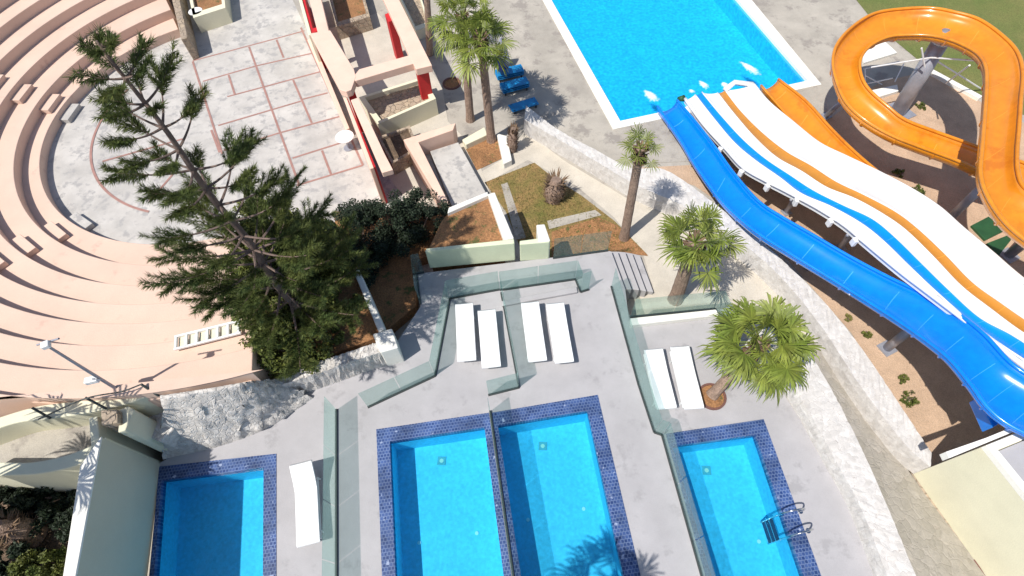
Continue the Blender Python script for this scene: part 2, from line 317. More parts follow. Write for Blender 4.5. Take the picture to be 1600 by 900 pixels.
def flat(name, px, z, mt, raw=None):
    P = raw or GG(px, z); mm = M().prism(P, z - .003); mm.f = [mm.f[0]]; return struct(mm.build(name, mt))
flat('sand_ground', [(1000, 262), (1075, 258), (1150, 262), (1230, 222), (1290, 190), (1375, 128), (1445, 112), (1540, 163), (1700, 240), (1800, 500), (1700, 900), (1560, 900), (1478, 790), (1440, 715), (1400, 640), (1330, 520), (1230, 405), (1150, 335), (1085, 290)], -.992, 'sand')
flat('lawn', [(1322, -20), (1372, 42), (1440, 98), (1540, 152), (1720, 235), (1800, 100), (1720, -60)], -.988, 'lawn')
flat('garden_path', [(822, 205), (880, 250), (980, 310), (1060, 335), (1140, 385), (1230, 460), (1268, 521), (1200, 600), (1120, 489), (983, 500), (978, 455), (1022, 455), (1005, 398), (960, 340), (900, 290), (825, 250), (700, 320), (690, 305), (800, 240)], -.992, 'path')
p = [G(1225, 520, -1), G(1268, 521, -1), G(1352, 647, -1), G(1425, 735, -1), G(1545, 900, -1)]
p = p + [ext(p[-2], p[-1], -4), ext(G(1330, 800, 0), G(1368, 900, 0), -4)] + [G(1286, 722, 0), G(1215, 600, 0)]
flat('side_path', None, -.988, 'crazy', raw=p)
for cc_, rr_ in (((1382, 750), .34), ((1448, 893), .4), ((1352, 712), .16)):
    q_ = G(*cc_, -.984); rs_ = random.Random(cc_[0]); P_ = [q_ + Vector((math.cos(k * .4833) * rr_ * rs_.uniform(.6, 1.1), math.sin(k * .4833) * rr_ * rs_.uniform(.8, 1.4), 0)) for k in range(13)]
    flat('path_stain', None, -.984, 'stain', raw=P_)
# path kerb seam along the right side
flat('concrete_apron', [(962, 204), (1283, 137), (1300, 175), (1230, 215), (1150, 258), (1075, 252), (1010, 255)], -.984, 'ground')
kb = M(); kp = [G(x, y, -.98) for x, y in [(1398, 700), (1440, 765), (1482, 825), (1535, 900)]]; kp.append(kp[-2].lerp(kp[-1], 2.2))
kb.strip([q + Vector((.0, 0, 0)) for q in kp], [q + Vector((.16, 0.03, 0)) for q in kp]); struct(kb.build('path_seam', 'tan_stone'))

# ------------------------------------------------------------------ private pools
WATERZ = -.10
names = {'A': 'narrow left swimming pool in deep shade below the tall pale wall', 'B': 'middle swimming pool left of the glass divider with dark blue tile border',
         'C': 'middle swimming pool right of the glass divider with palm shadow on its water', 'D': 'right swimming pool with chrome ladder beside the stone wall'}
for k, o, i in POOLS:
    O = pool_out[k]; I = pool_in[k]; c = sum(O, Vector()) / 4
    t = thing('swimming_pool', (c.x, c.y, 0), names[k], 'pool', 'private swimming pools in the grey deck')
    mm = M()
    Oz = atz(O, .012); Iz = atz(I, .012)
    for a in range(4):
        b = (a + 1) % 4; mm.add([Oz[a], Oz[b], Iz[b], Iz[a]], [(0, 3, 2, 1)])
        mm.add([Oz[a], Oz[b], atz(O, -.05)[b], atz(O, -.05)[a]], [(0, 1, 2, 3)])
        mm.add([Iz[a], Iz[b], atz(I, -.22)[b], atz(I, -.22)[a]], [(0, 3, 2, 1)])
    mm.build('tile_border', 'tile', t)
    mm = M(); W = atz(I, -.22); D = atz(I, -.95)
    for a in range(4):
        b = (a + 1) % 4; mm.add([W[a], W[b], D[b], D[a]], [(0, 3, 2, 1)])
    mm.add(D, [(3, 2, 1, 0)]); mm.build('basin', 'basin', t)
    mm = M(); mm.add([I[0].lerp(I[2], .001) + Vector((0, 0, WATERZ)), I[1] + Vector((0, 0, WATERZ)), I[2] + Vector((0, 0, WATERZ)), I[3] + Vector((0, 0, WATERZ))], [(3, 2, 1, 0)]); mm.build('water', 'water', t)
    dr = {'B': (690, 720), 'C': (848, 697), 'D': (1104, 735)}.get(k)
    if dr:
        q = G(*dr, -.94); mm = M().box(q, (.24, .24, .02), -.1); mm.build('drain', 'drain', t); M().disc((q.x, q.y, -.925), .06, 12).build('drain_cover', 'cream', t)
    for lp in {'B': [(655, 848), (745, 833)], 'C': [(825, 812), (912, 795)], 'D': [(1186, 846)]}.get(k, []):
        q = G(*lp, -.93); M().disc(q, .05, 10).build('floor_inlet', 'white_metal', t)
# chrome ladder at pool D
q = G(1225, 815, 0); lt = thing('pool_ladder', (q.x, q.y, 0), 'chrome swimming pool ladder with two curved handrails at right pool edge', 'ladder')
for (a, b) in (((1208, 808), (1262, 797)), ((1220, 843), (1274, 826))):
    A = G(*a, .0); B = G(*b, .0); d = (B - A)
    pts = [A + Vector((0, 0, -.85)), A + Vector((0, 0, -.3)), A + Vector((0, 0, .35)), A + d * .12 + Vector((0, 0, .6)), A + d * .35 + Vector((0, 0, .7)), A + d * .6 + Vector((0, 0, .6)), A + d * .75 + Vector((0, 0, .3)), A + d * .78 + Vector((0, 0, .0))]
    M().tube([Vector(v) for v in catmull([tuple(v) for v in pts], 26)], .022, 8).build('handrail', 'chrome', lt, True)
    M().disc((pts[-1].x, pts[-1].y, .03), .06, 12).build('foot_plate', 'chrome', lt)
A = G(1208, 808, 0); B = G(1220, 843, 0)
for z in (-.2, -.45, -.7): M().box((A + B) / 2 + Vector((0, 0, z)), ((B - A).length, .1, .03), math.atan2((B - A).y, (B - A).x)).build('rung', 'chrome', lt)

# ------------------------------------------------------------------ big pool
c = sum(big_outer, Vector()) / 4
t = thing('main_pool', (c.x, c.y, -1), 'large bright blue splash pool with white coping at the foot of the slides', 'pool')
mm = M(); Oz = atz(big_outer, -.96); Iz = atz(big_inner, -.96)
for a in range(4):
    b = (a + 1) % 4; mm.add([Oz[a], Oz[b], Iz[b], Iz[a]], [(0, 1, 2, 3)]); mm.add([Oz[a], Oz[b], atz(Oz, -1.03)[b], atz(Oz, -1.03)[a]], [(3, 2, 1, 0)]); mm.add([Iz[a], Iz[b], atz(Iz, -1.2)[b], atz(Iz, -1.2)[a]], [(0, 1, 2, 3)])
mm.build('coping', 'white_wall', t)
mm = M(); W = atz(big_inner, -1.2); D = atz(big_inner, -2.1)
for a in range(4):
    b = (a + 1) % 4; mm.add([W[a], W[b], D[b], D[a]], [(0, 1, 2, 3)])
mm.add(D, [(0, 1, 2, 3)]); mm.build('basin', 'basin2', t)
mm = M(); mm.add(atz(big_inner, -1.1), [(0, 1, 2, 3)]); mm.build('water', 'water2', t)
# foam splashes on the water
def foammat():
    m, nt, b = nodes('foam_veil'); N = nt.nodes; L = nt.links; b.inputs['Base Color'].default_value = (.9, .93, .95, 1); b.inputs['Roughness'].default_value = .6
    tc = N.new('ShaderNodeTexCoord'); vm = N.new('ShaderNodeVectorMath'); vm.operation = 'LENGTH'; L.new(tc.outputs['UV'], vm.inputs[0])
    nz = N.new('ShaderNodeTexNoise'); nz.inputs['Scale'].default_value = 9; nz.inputs['Detail'].default_value = 6; L.new(tc.outputs['Object'], nz.inputs['Vector'])
    a = N.new('ShaderNodeMath'); a.operation = 'MULTIPLY_ADD'; a.inputs[1].default_value = 1.1; L.new(nz.outputs[0], a.inputs[0])
    ng = N.new('ShaderNodeMath'); ng.operation = 'MULTIPLY'; ng.inputs[1].default_value = -1.25; L.new(vm.outputs['Value'], ng.inputs[0]); L.new(ng.outputs[0], a.inputs[2])
    r = N.new('ShaderNodeMapRange'); r.inputs[1].default_value = -.45; r.inputs[2].default_value = .25; r.inputs[4].default_value = .95; L.new(a.outputs[0], r.inputs[0]); L.new(r.outputs[0], b.inputs['Alpha'])
    return m
MT['foamveil'] = foammat()
def foam(px, ang, L, wd, label):
    c = G(*px, -1.07); n = 14; k = 6; vs = []; fs = []; uv = []
    for i in range(n):
        for j in range(-k, k + 1):
            u = -1 + 2 * i / (n - 1); v = j / k; w = wd * (1.1 - .45 * u); x = u * L / 2; y = v * w
            vs.append((c.x + x * math.cos(ang) - y * math.sin(ang), c.y + x * math.sin(ang) + y * math.cos(ang), c.z + .06 * max(0, 1 - u * u - v * v))); uv.append((u, v))
    w_ = 2 * k + 1; fs = [(i * w_ + j, i * w_ + j + 1, (i + 1) * w_ + j + 1, (i + 1) * w_ + j) for i in range(n - 1) for j in range(w_ - 1)]
    mm = M().add(vs, fs); o = mm.build('water_splash', 'foamveil', None, True); ul = o.data.uv_layers.new(name='UVMap')
    for lp in o.data.loops: ul.data[lp.index].uv = uv[lp.vertex_index]
    tag(o, label, 'splash', 'splashes where the slides enter the pool')
foam((1016, 150), math.radians(118), 1.2, .28, 'white water splash at the foot of the blue slide')
foam((1099, 133), math.radians(115), .8, .2, 'white water splash at the foot of the wide slide blue lane')
foam((1132, 133), math.radians(115), .5, .2, 'small white splash at the foot of the wide slide orange lane')
foam((1171, 107), math.radians(122), 1.5, .26, 'long white water splash at the foot of the short orange slide')
foam((1080, 143), math.radians(115), .35, .15, 'faint white splash at the left edge of the wide slide')

# ------------------------------------------------------------------ amphitheatre
CX, CY = -12.27, 19.47
def ang(px, z): q = G(*px, z); return math.atan2(q.y - CY, q.x - CX)
a0 = ang((288, 62), -1); a1 = ang((392, 420), -.6); a1b = ang((394, 560), 1.2)
if a1 < a0: a1 += 2 * math.pi
a1b = a1b + 2 * math.pi if a1b < a0 else a1b
RISE = .42
RING = [(-12.27, 19.47, 7.12), (-11.55, 19.57, 8.47), (-11.27, 19.74, 9.75), (-11.17, 19.86, 10.82), (-10.86, 20.08, 11.96), (-10.69, 20.22, 13.03), (-10.52, 20.36, 14.1), (-10.35, 20.5, 15.17), (-10.18, 20.64, 16.24), (-10.0, 20.78, 17.31), (-9.83, 20.92, 18.4), (-9.66, 21.06, 19.5), (-9.5, 21.2, 20.6)]
amp = thing('amphitheatre', (CX, CY, -1), 'curved salmon painted amphitheatre seating tiers around the pale stage', 'amphitheatre')
def arc(r, z, s, e, n=90, cx=CX, cy=CY): return [Vector((cx + r * math.cos(s + (e - s) * i / n), cy + r * math.sin(s + (e - s) * i / n), z)) for i in range(n + 1)]
def PX(p):
    c = ROT.T @ (np.array(p, float) - [0, 0, CAMH]); return 800 + F * c[0] / -c[2], 450 - F * c[1] / -c[2]
def limits(k, z):
    """where ring k starts (upper end wall) and stops (curved parapet / pine bed)"""
    cx, cy, r = RING[k]; s_ = math.radians(75)
    while s_ < math.radians(150):
        x_, y_ = PX((cx + r * math.cos(s_), cy + r * math.sin(s_), z))
        if x_ < 285 + (y_ - 60) * .40: break
        s_ += .006
    e = math.radians(320)
    while e > math.radians(190):
        x_, y_ = PX((cx + r * math.cos(e), cy + r * math.sin(e), z))
        if x_ < 397 and y_ < np.interp(x_, [-300, 130, 290, 400], [640, 626, 603, 594]) + 3: break
        e -= .006
    return s_, e
for k in range(12):
    z = -1 + RISE * (k + 1); s1, e1 = limits(k, z); s2, e2 = limits(k + 1, z)
    cx, cy, r_ = RING[k]; inn = arc(r_, z, s1, e1, 90, cx, cy); cx, cy, r_ = RING[k + 1]; out = arc(r_ + .02, z, s2, e2, 90, cx, cy)
    M().prism(inn + list(reversed(out)), -1.05).build('tier', 'tier', amp, bevel=.025)
def step(px, k, depth=.42, wid=1.05):
    z = -1 + RISE * k; q_ = G(*px, z); cx, cy, r_ = RING[k]; aa = math.atan2(q_.y - cy, q_.x - cx); r_ -= depth / 2
    M().box(Vector((cx + r_ * math.cos(aa), cy + r_ * math.sin(aa), z + RISE / 4)), (depth, wid, RISE / 2), aa).build('step', 'tier' if k > 0 else 'stage', amp, bevel=.015)
for (xa, ya), (xb, yb) in (((107, 180), (70, 165)), ((133, 348), (87, 368))):
    for k in range(0, 7): step((xa + (xb - xa) * k, ya + (yb - ya) * k), k)
# stage floor
ins = arc(7.12, -.996, a0, a1)
outl = [G(x, y, -.996) for x, y in [(400, 396), (470, 372), (560, 340), (625, 318), (640, 300), (602, 268), (545, 205), (483, 55), (455, -5), (430, -60), (295, -60)]]
mm = M().prism(ins + outl, -1.1); mm.f = [mm.f[0]]; stg = struct(mm.build('stage_floor', 'stage'))
lines = [((301, 95), (432, 60)), ((432, 60), (476, 48)), ((317, 127), (400, 103)), ((400, 103), (488, 83)), ((355, 151), (415, 135)), ((415, 135), (500, 112)), ((473, 155), (512, 145)), ((341, 196), (470, 158)),
         ((349, 235), (435, 208)), ((435, 208), (530, 182)), ((457, 247), (549, 218)), ((463, 290), (567, 258)), ((432, 62), (443, 90)), ((389, 73), (467, 288)), ((458, 125), (487, 192)), ((470, 43), (508, 127)), ((508, 127), (567, 258)),
         ((503, 235), (517, 272)), ((357, 117), (367, 148)), ((301, 96), (347, 240)), ((330, 203), (343, 238)), ((160, 252), (285, 217)), ((233, 315), (270, 272))]
mm = M()
for li, (a, b) in enumerate(lines):
    A = G(*a, -.992 + li * .0006); B = G(*b, -.992 + li * .0006); d = (B - A).normalized(); w = Vector((-d.y, d.x, 0)) * .045
    mm.add([A - w, B - w, B + w, A + w], [(0, 1, 2, 3)])
A1 = arc(5.36, -.977, ang((200, 140), -1), ang((230, 335), -1) + (2 * math.pi if ang((230, 335), -1) < ang((200, 140), -1) else 0)); 
mm.strip([CXv for CXv in A1], arc(5.46, -.977, ang((200, 140), -1), ang((230, 335), -1) + (2 * math.pi if ang((230, 335), -1) < ang((200, 140), -1) else 0)))
mm.build('paving_line', 'line', stg)

# ------------------------------------------------------------------ walls / planters (each a thing)
def wall(name, px, z, zb, mt, label, cat='wall', bevel=.03, raw=None, group=None):
    P = raw or GG(px, z); o = M().prism(P, zb).build(name, mt, bevel=bevel); return tag(o, label, cat, group)
# inner stone band by the deck (base on deck z=0, top z=.5)
Lb = [G(x, y, .0) for x, y in [(1165, 535), (1215, 600), (1250, 655), (1286, 722), (1325, 795), (1365, 900)]]; Lb.append(Lb[-2].lerp(Lb[-1], 3.6))
Rb = [G(x, y, .5) for x, y in [(1215, 490), (1262, 548), (1300, 610), (1341, 690), (1388, 795), (1431, 900)]]; Rb.append(Rb[-2].lerp(Rb[-1], 3.6))
def rough_wall(name, Lp, Rp, ztop, zl, zr, mt, label, n=90, m=4, amp_=.01):
    Ls = catmull([tuple(v)[:2] for v in Lp], n); Rs = catmull([tuple(v)[:2] for v in Rp], n); rows = []
    rnd = random.Random(len(label))
    for i in range(n):
        l = Vector((*Ls[i], 0)); r = Vector((*Rs[i], 0)); row = []
        nn = (r - l).normalized()
        row.append(l + Vector((0, 0, zl)))
        for h in (.35, .7): row.append(l + nn * (.03 * h) + Vector((rnd.gauss(0, amp_), rnd.gauss(0, amp_), zl + (ztop - zl) * h)))
        for k in range(m + 1): row.append(l.lerp(r, .06 + .94 * k / m) + Vector((rnd.gauss(0, amp_ * .4), rnd.gauss(0, amp_ * .4), ztop + rnd.gauss(0, amp_ * .7))))
        row.append(r + Vector((rnd.gauss(0, amp_), rnd.gauss(0, amp_), (ztop + zr) / 2))); row.append(r + Vector((0, 0, zr)))
        rows.append(row)
    mm = M().grid(rows); k = len(rows[0]); mm.add(rows[0], [tuple(range(k))]); mm.add(rows[-1], [tuple(reversed(range(k)))])
    return tag(mm.build(name, mt), label, 'wall')
rough_wall('stone_wall', Lb, Rb, .5, -.05, -1.05, 'stone', 'whitewashed rubble wall running down the right side of the pool deck')
L2 = [G(x, y, -1) for x, y in [(819, 210), (881, 246), (929, 275), (990, 312), (1060, 345), (1140, 395), (1205, 452), (1267, 530), (1325, 622), (1387, 705), (1428, 742)]]
R2 = [G(x, y, -.25) for x, y in [(822, 165), (873, 203), (929, 233), (985, 262), (1045, 268), (1155, 348), (1211, 396), (1277, 460), (1341, 537), (1405, 631), (1456, 708)]]
rough_wall('stone_wall', L2, R2, -.25, -1.05, -1.05, 'stone', 'long whitewashed rubble retaining wall curving between garden path and slide ground', n=150)
# stone wall of the pine planter (faces the deck)
fr_ = [G(x, y, .9) for x, y in [(430, 606), (500, 583), (560, 562), (621, 543)]]
back = [G(x, y, .9) for x, y in [(418, 598), (490, 568), (560, 545), (600, 530)]]
rough_wall('stone_wall', atz(fr_, 0), back, .9, -.05, -.9, 'stone2', 'rough white topped stone wall below the pine bed', n=50, m=3, amp_=.025)
rr = random.Random(3); rows = []
bk = catmull([tuple(G(x, y, z)) for x, y, z in [(250, 618, 2.25), (330, 606, 2.3), (388, 596, 2.1), (428, 592, 1.1)]], 40)
ft = catmull([tuple(G(x, y, 0)) for x, y in [(254, 718), (345, 697), (420, 668), (490, 622)]], 40)
for a, b in zip(bk, ft):
    a = Vector(a); b = Vector(b); row = [Vector((a.x, a.y, -.9)), a]
    for k in range(1, 14):
        u = k / 14; p = a.lerp(b, u); p.z = a.z * (1 - u) ** 1.1 + .05; st_ = .10 * math.sin(u * 22); row.append(p + Vector((rr.gauss(0, .04), rr.gauss(0, .03), st_ * .2 + rr.gauss(0, .025))))
    row.append(Vector((b.x, b.y, -.02))); rows.append(row)
mm = M().grid(rows); mm.add(rows[0], [tuple(range(len(rows[0])))]); mm.add(rows[-1], [tuple(reversed(range(len(rows[0]))))])
tag(mm.build('rubble_slope', 'stone2', None, True), 'rough grey rubble slope behind the left pool below the seating', 'stone slope')
wall('wall_pier', [(582, 522), (612, 513), (622, 543), (594, 551)], .98, -.05, 'white_wall', 'short square white pier at the end of the pine bed wall', 'pier')
bedz = .7
o = M().prism(GG([(388, 470), (420, 420), (470, 400), (553, 425), (578, 470), (598, 524), (500, 560), (405, 600), (400, 585)], bedz), -.9).build('planting_bed', 'soil', bevel=.03); tag(o, 'raised earth bed in which the tall pine grows', 'planting bed')
wall('planter_wall', [(552, 424), (561, 421), (601, 513), (592, 520)], .92, -.95, 'white_wall', 'narrow weathered white wall between the two earth beds', 'wall')
o = M().prism(GG([(520, 330), (700, 322), (705, 350), (790, 382), (670, 400), (652, 405), (650, 478), (600, 520), (575, 470), (540, 430)], -.55), -1.05).build('planting_bed', 'soil', bevel=.02); tag(o, 'sunken earth bed under the dark shrub behind the deck', 'planting bed')
# small raised bed with green-cream wall
o = M().prism(GG([(668, 392), (690, 345), (704, 330), (762, 305), (800, 378)], .72), -1.05).build('planting_bed', 'soil', bevel=.02); tag(o, 'small raised brown bed behind the pale green wall', 'planting bed')
wall('low_wall', [(664, 393), (666, 388), (803, 373), (804, 380)], .95, -.02, 'green_cream', 'pale green low wall facing the deck with cream top')
wall('low_wall', [(762, 303), (773, 300), (803, 372), (787, 375)], .95, -1.0, 'white_wall', 'white low wall running back from the pale green wall')
wall('low_wall', [(699, 333), (701, 324), (762, 299), (763, 305)], .88, -1.0, 'white_wall', 'short white wall at the back of the small raised bed')
# pillar piece right of it
wall('low_wall', [(838, 351), (851, 350), (860, 376), (842, 378)], .95, -1.0, 'white_wall', 'small white wall stub right of the dark gap')
wall('low_wall', [(812, 376), (842, 372), (858, 373), (859, 378), (812, 382)], .93, -.02, 'green_cream', 'short pale green wall piece below the white wall stub')
# lower garden beds of patchy grass
flat('grass_bed', [(757, 285), (835, 254), (868, 280), (908, 305), (960, 345), (1012, 398), (952, 392), (862, 405), (812, 385), (790, 330)], -.984, 'soil_grass')
flat('brown_bed', [(862, 362), (935, 340), (965, 352), (1013, 400), (955, 393), (862, 405)], -.98, 'soil')
flat('bed_kerb', [(783, 288), (793, 285), (822, 372), (806, 374)], -.972, 'ground')
flat('bed_kerb', [(855, 345), (930, 328), (940, 336), (858, 358)], -.972, 'ground')
# palm bed near pergola
flat('palm_bed', [(722, 222), (762, 212), (786, 222), (790, 245), (745, 266)], -.98, 'soil')
wall('bed_rim', [(776, 208), (792, 212), (800, 250), (787, 256)], -.7, -1.05, 'white_wall', 'cream rim wall right of the palm bed')
wall('bed_rim', [(722, 218), (757, 198), (762, 210), (728, 226)], -.72, -1.05, 'cream', 'cream rim wall behind the palm bed')
# steps from deck to path
sp = [((955, 393), (977, 452)), ((965, 393), (987, 452)), ((977, 394), (999, 453)), ((988, 396), (1010, 455)), ((1000, 399), (1021, 456))]
st = thing('stairway', G(985, 425, -1), 'grey steps leading down from the pool deck to the garden path', 'steps')
for i in range(4):
    z = -.2 * (i + 1); a, b = sp[i]; c_, d_ = sp[i + 1]
    M().prism([G(*a, z), G(*b, z), G(*d_, z), G(*c_, z)], -1.02).build('tread', 'deck', st, bevel=.012)
# terrace kerb
wall('deck_kerb', [(984, 497), (1119, 483), (1124, 492), (986, 508)], .22, -.02, 'white_wall', 'low cream kerb along the back of the right terrace', 'kerb')
wall('deck_kerb', [(783, 470), (901, 447), (903, 456), (784, 478)], .1, -.02, 'deck', 'low grey kerb inside the glass behind the middle sunbeds', 'kerb')

# ------------------------------------------------------------------ tall pale wall bottom left and curved walls
H = 2.44
tr_ = G(157, 683, H); br_ = G(117, 900, H); tl_ = G(126, 727, H); bl_ = G(99, 900, H)
br2 = ext(tr_, br_, -4); bl2 = ext(tl_, bl_, -4)
t = thing('boundary_wall', tr_ - Vector((0, 0, H)), 'tall pale wall along the left pool with its lit top coloured white', 'wall')
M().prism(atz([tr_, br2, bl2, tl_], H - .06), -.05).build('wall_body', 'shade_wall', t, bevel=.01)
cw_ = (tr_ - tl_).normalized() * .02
M().prism([tr_ + cw_, br2 + cw_, bl2 - cw_, tl_ - cw_], H - .058).build('wall_top', 'white_wall', t, bevel=.01)  # whiter than the body: sunlight on the top put into the colour
def curved(name, outp, inp, z, zb, mt, label):
    n = 40; A = [G(*v, z) for v in catmull(outp, n)]; B = [G(*v, z) for v in catmull(inp, n)]
    return tag(M().prism(A + list(reversed(B)), zb).build(name, mt, bevel=.03), label, 'wall')
curved('curved_wall', [(-60, 672), (20, 645), (67, 633), (133, 624), (200, 608), (234, 598)], [(-60, 690), (20, 662), (70, 655), (137, 645), (200, 630), (250, 612)], 2.1, -1, 'cream', 'curved cream parapet behind the top seating tier')
curved('curved_wall', [(-60, 722), (0, 722), (50, 722), (100, 712), (140, 697), (165, 682)], [(-60, 743), (0, 743), (55, 741), (100, 733), (135, 722), (160, 708)], 2.2, -1, 'cream', 'curved cream parapet in front of the small brown patio')
o = M().prism(GG([(-60, 668), (20, 658), (137, 640), (165, 680), (130, 712), (50, 728), (-60, 728)], 1.35), -1).build('patio_floor', 'ground'); struct(o); 
wall('wall_post', [(157, 641), (183, 639), (184, 660), (158, 664)], 2.3, -.05, 'tan_stone', 'square brown stone post at the head of the tall wall', 'post')
wall('wall_post', [(186, 640), (200, 634), (210, 640), (196, 672), (184, 676)], 2.1, -.05, 'cream', 'slim cream post beside the brown stone post', 'post')
wall('low_wall', [(200, 632), (250, 614), (300, 608), (305, 640), (250, 690), (205, 672)], 1.1, -.05, 'stone2', 'low grey stone wall block between the posts and pine bed')
wall('wall_post', [(138, 652), (152, 650), (156, 690), (142, 700)], 2.15, -1, 'cream', 'cream end post joining the two curved parapets', 'post')
# dark garden
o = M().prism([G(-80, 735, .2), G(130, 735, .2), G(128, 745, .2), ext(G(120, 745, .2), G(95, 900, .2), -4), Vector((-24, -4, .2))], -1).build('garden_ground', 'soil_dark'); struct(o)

# ------------------------------------------------------------------ pergola
pg = thing('pergola', G(610, 250, -1), 'pink and red open pergola of flat beams beside the stage', 'pergola')
T = 1.36
def part(nm, px, z, zb, mt, bevel=.02): return M().prism(GG(px, z), zb).build(nm, mt, pg, bevel=bevel)
part('beam', [(468, -60), (488, -60), (514, 49), (497, 53)], T, T - .3, 'pink')
part('roof_slab', [(484, 52), (516, 47), (553, 108), (556, 120), (549, 140), (541, 143), (531, 140)], T + .004, T - .28, 'pink')
part('cross_beam', [(549, 124), (561, 108), (640, 86), (650, 98), (556, 126)], T - .006, T - .32, 'pink')
part('beam', [(572, -60), (594, -60), (675, 102), (650, 108), (640, 88)], T, T - .3, 'pink')
part('ledge', [(548, 156), (560, 152), (601, 240), (614, 265), (597, 270)], T - .02, T - .25, 'pink')
for pxs in ([(648, 106), (667, 101), (669, 107), (651, 112)],):
    part('column', pxs, T - .302, -1, 'red')
part('column', [(541, 141), (552, 137), (554, 141), (543, 145)], T - .3, -1, 'red')
part('column', [(601, 22), (611, 18), (618, 30), (607, 34)], T - .3, -1, 'red')
part('column', [(488, 44), (496, 42), (498, 48), (490, 50)], T - .302, -1, 'red')
# red inner walls with cream tops at the stage side
part('side_wall', [(463, -40), (466, -40), (491, 52), (487, 54)], .75, -1, 'red')
part('wall_cap', [(456, -40), (461, -40), (487, 54), (482, 55)], .8, -1, 'cream')
part('side_wall', [(541, 154), (543, 153), (587, 260), (584, 262)], .95, -1, 'red')
part('wall_cap', [(480, 62), (487, 58), (546, 200), (540, 203)], -.55, -1, 'pink')
part('wall_cap', [(536, 152), (541, 151), (584, 262), (578, 264)], .98, -1, 'pink')
# boxes and floors around the pergola
flat('pergola_floor', [(500, 50), (590, 20), (690, 130), (700, 190), (740, 230), (765, 300), (640, 320), (600, 268)], -.984, 'path')
def box_planter(px, z, zs, label, mt='cream', soil='tan_stone'):
    P = GG(px, z); c = sum(P, Vector()) / len(P); t = thing('planter_box', (c.x, c.y, -1), label, 'planter')
    n = len(P); I = [p.lerp(c, .16) for p in P]
    mm = M()
    for a in range(n):
        b = (a + 1) % n; mm.prism([P[a], P[b], I[b], I[a]], -1)
    mm.build('box', mt, t); M().prism(atz(I, zs), -1).build('soil', soil, t)
box_planter([(560, 152), (662, 120), (681, 154), (590, 194)], -.15, -.35, 'cream planter box full of brown stones at the foot of the red corner column')
box_planter([(590, 214), (640, 196), (655, 232), (612, 256)], -.35, -.5, 'brown planter bed at the open end of the pergola', 'tan_stone', 'soil_dark')
box_planter([(506, -40), (560, -40), (578, 26), (525, 42)], -.3, -.45, 'brown planter bed between the pergola beams near the top', 'tan_stone', 'soil')
box_planter([(284, -60), (345, -60), (352, 12), (302, 28)], -.2, -.4, 'stone planter box at the upper end of the seating tiers', 'cream', 'soil')
box_planter([(612, -30), (650, -30), (672, 40), (650, 48)], -.5, -.7, 'grey planter bed right of the pergola', 'cream', 'tan_stone')
wall('end_wall', [(255, -60), (268, -60), (293, 58), (283, 62)], .1, -1, 'tan_stone', 'sloping tan stone wall at the upper end of the seating tiers')
# stepped white basin
P = GG([(630, 218), (712, 192), (755, 296), (690, 318)], -.1); c = sum(P, Vector()) / 4
t = thing('stepped_basin', (c.x, c.y, -1), 'white stepped basin with cream rim beside the palm bed', 'basin')
I = [G(x, y, -.1) for x, y in [(654, 222), (708, 203), (755, 300), (702, 318)]]
mm = M()
mm.prism([P[0], P[1], I[1], I[0]], -1); mm.prism([P[0], I[0], I[3], P[3]], -1)
mm.build('rim', 'pink', t, bevel=.02)
M().prism([G(672, 236, -.6), G(716, 222, -.6), G(760, 302, -.6), G(706, 322, -.6)], -1).build('upper_step', 'stage', t, bevel=.02)
M().prism([G(655, 245, -.85), G(671, 240, -.85), G(705, 322, -.85), G(690, 326, -.85)], -1).build('lower_step', 'stage', t, bevel=.02)

# ------------------------------------------------------------------ building bottom right
bz = 1.9
b0, b1 = G(1426, 741, -1), G(1541, 902, -1); t0, t1 = G(1541, 693, bz), G(1601, 780, bz)
u = Vector(((b1 - b0).x, (b1 - b0).y, 0)).normalized(); v = Vector((-u.y, u.x, 0)); v = v if v.x > 0 else -v
B0 = Vector((b0.x, b0.y, 0)); 
t = thing('flat_building', (b0.x, b0.y, -1), 'cream flat roofed building at the lower right corner', 'building')
def q(a, b_, z): w = B0 + u * a + v * b_; return Vector((w.x, w.y, z))
M().prism([q(0, 0, 0), q(9, 0, 0), q(9, 8, 0), q(0, 8, 0)], -1.02, bz - .2).build('wall', 'cream', t)
M().prism([q(.2, .2, 0), q(9, .2, 0), q(9, 8, 0), q(.2, 8, 0)], bz - .19, bz - .12).build('roof', 'roof', t)
M().prism([q(-.003, -.003, 0), q(9, -.003, 0), q(9, .17, 0), q(-.003, .17, 0)], bz - .198, bz).build('parapet', 'white_wall', t, bevel=.01)
M().prism([q(-.003, .172, 0), q(.17, .172, 0), q(.17, 8, 0), q(-.003, 8, 0)], bz - .198, bz).build('parapet', 'white_wall', t, bevel=.01)
M().prism(GG([(1478, 706), (1541, 684), (1597, 661), (1600, 668), (1546, 690), (1483, 716)], bz + .02), bz - .22).build('roof_edge', 'white_wall', t)
# door mat
tag(M().prism(GG([(1497, 880), (1524, 874), (1540, 900), (1512, 908)], -.96), -.985).build('door_mat', 'mat'), 'dark brown mat on the side path beside the building', 'mat')

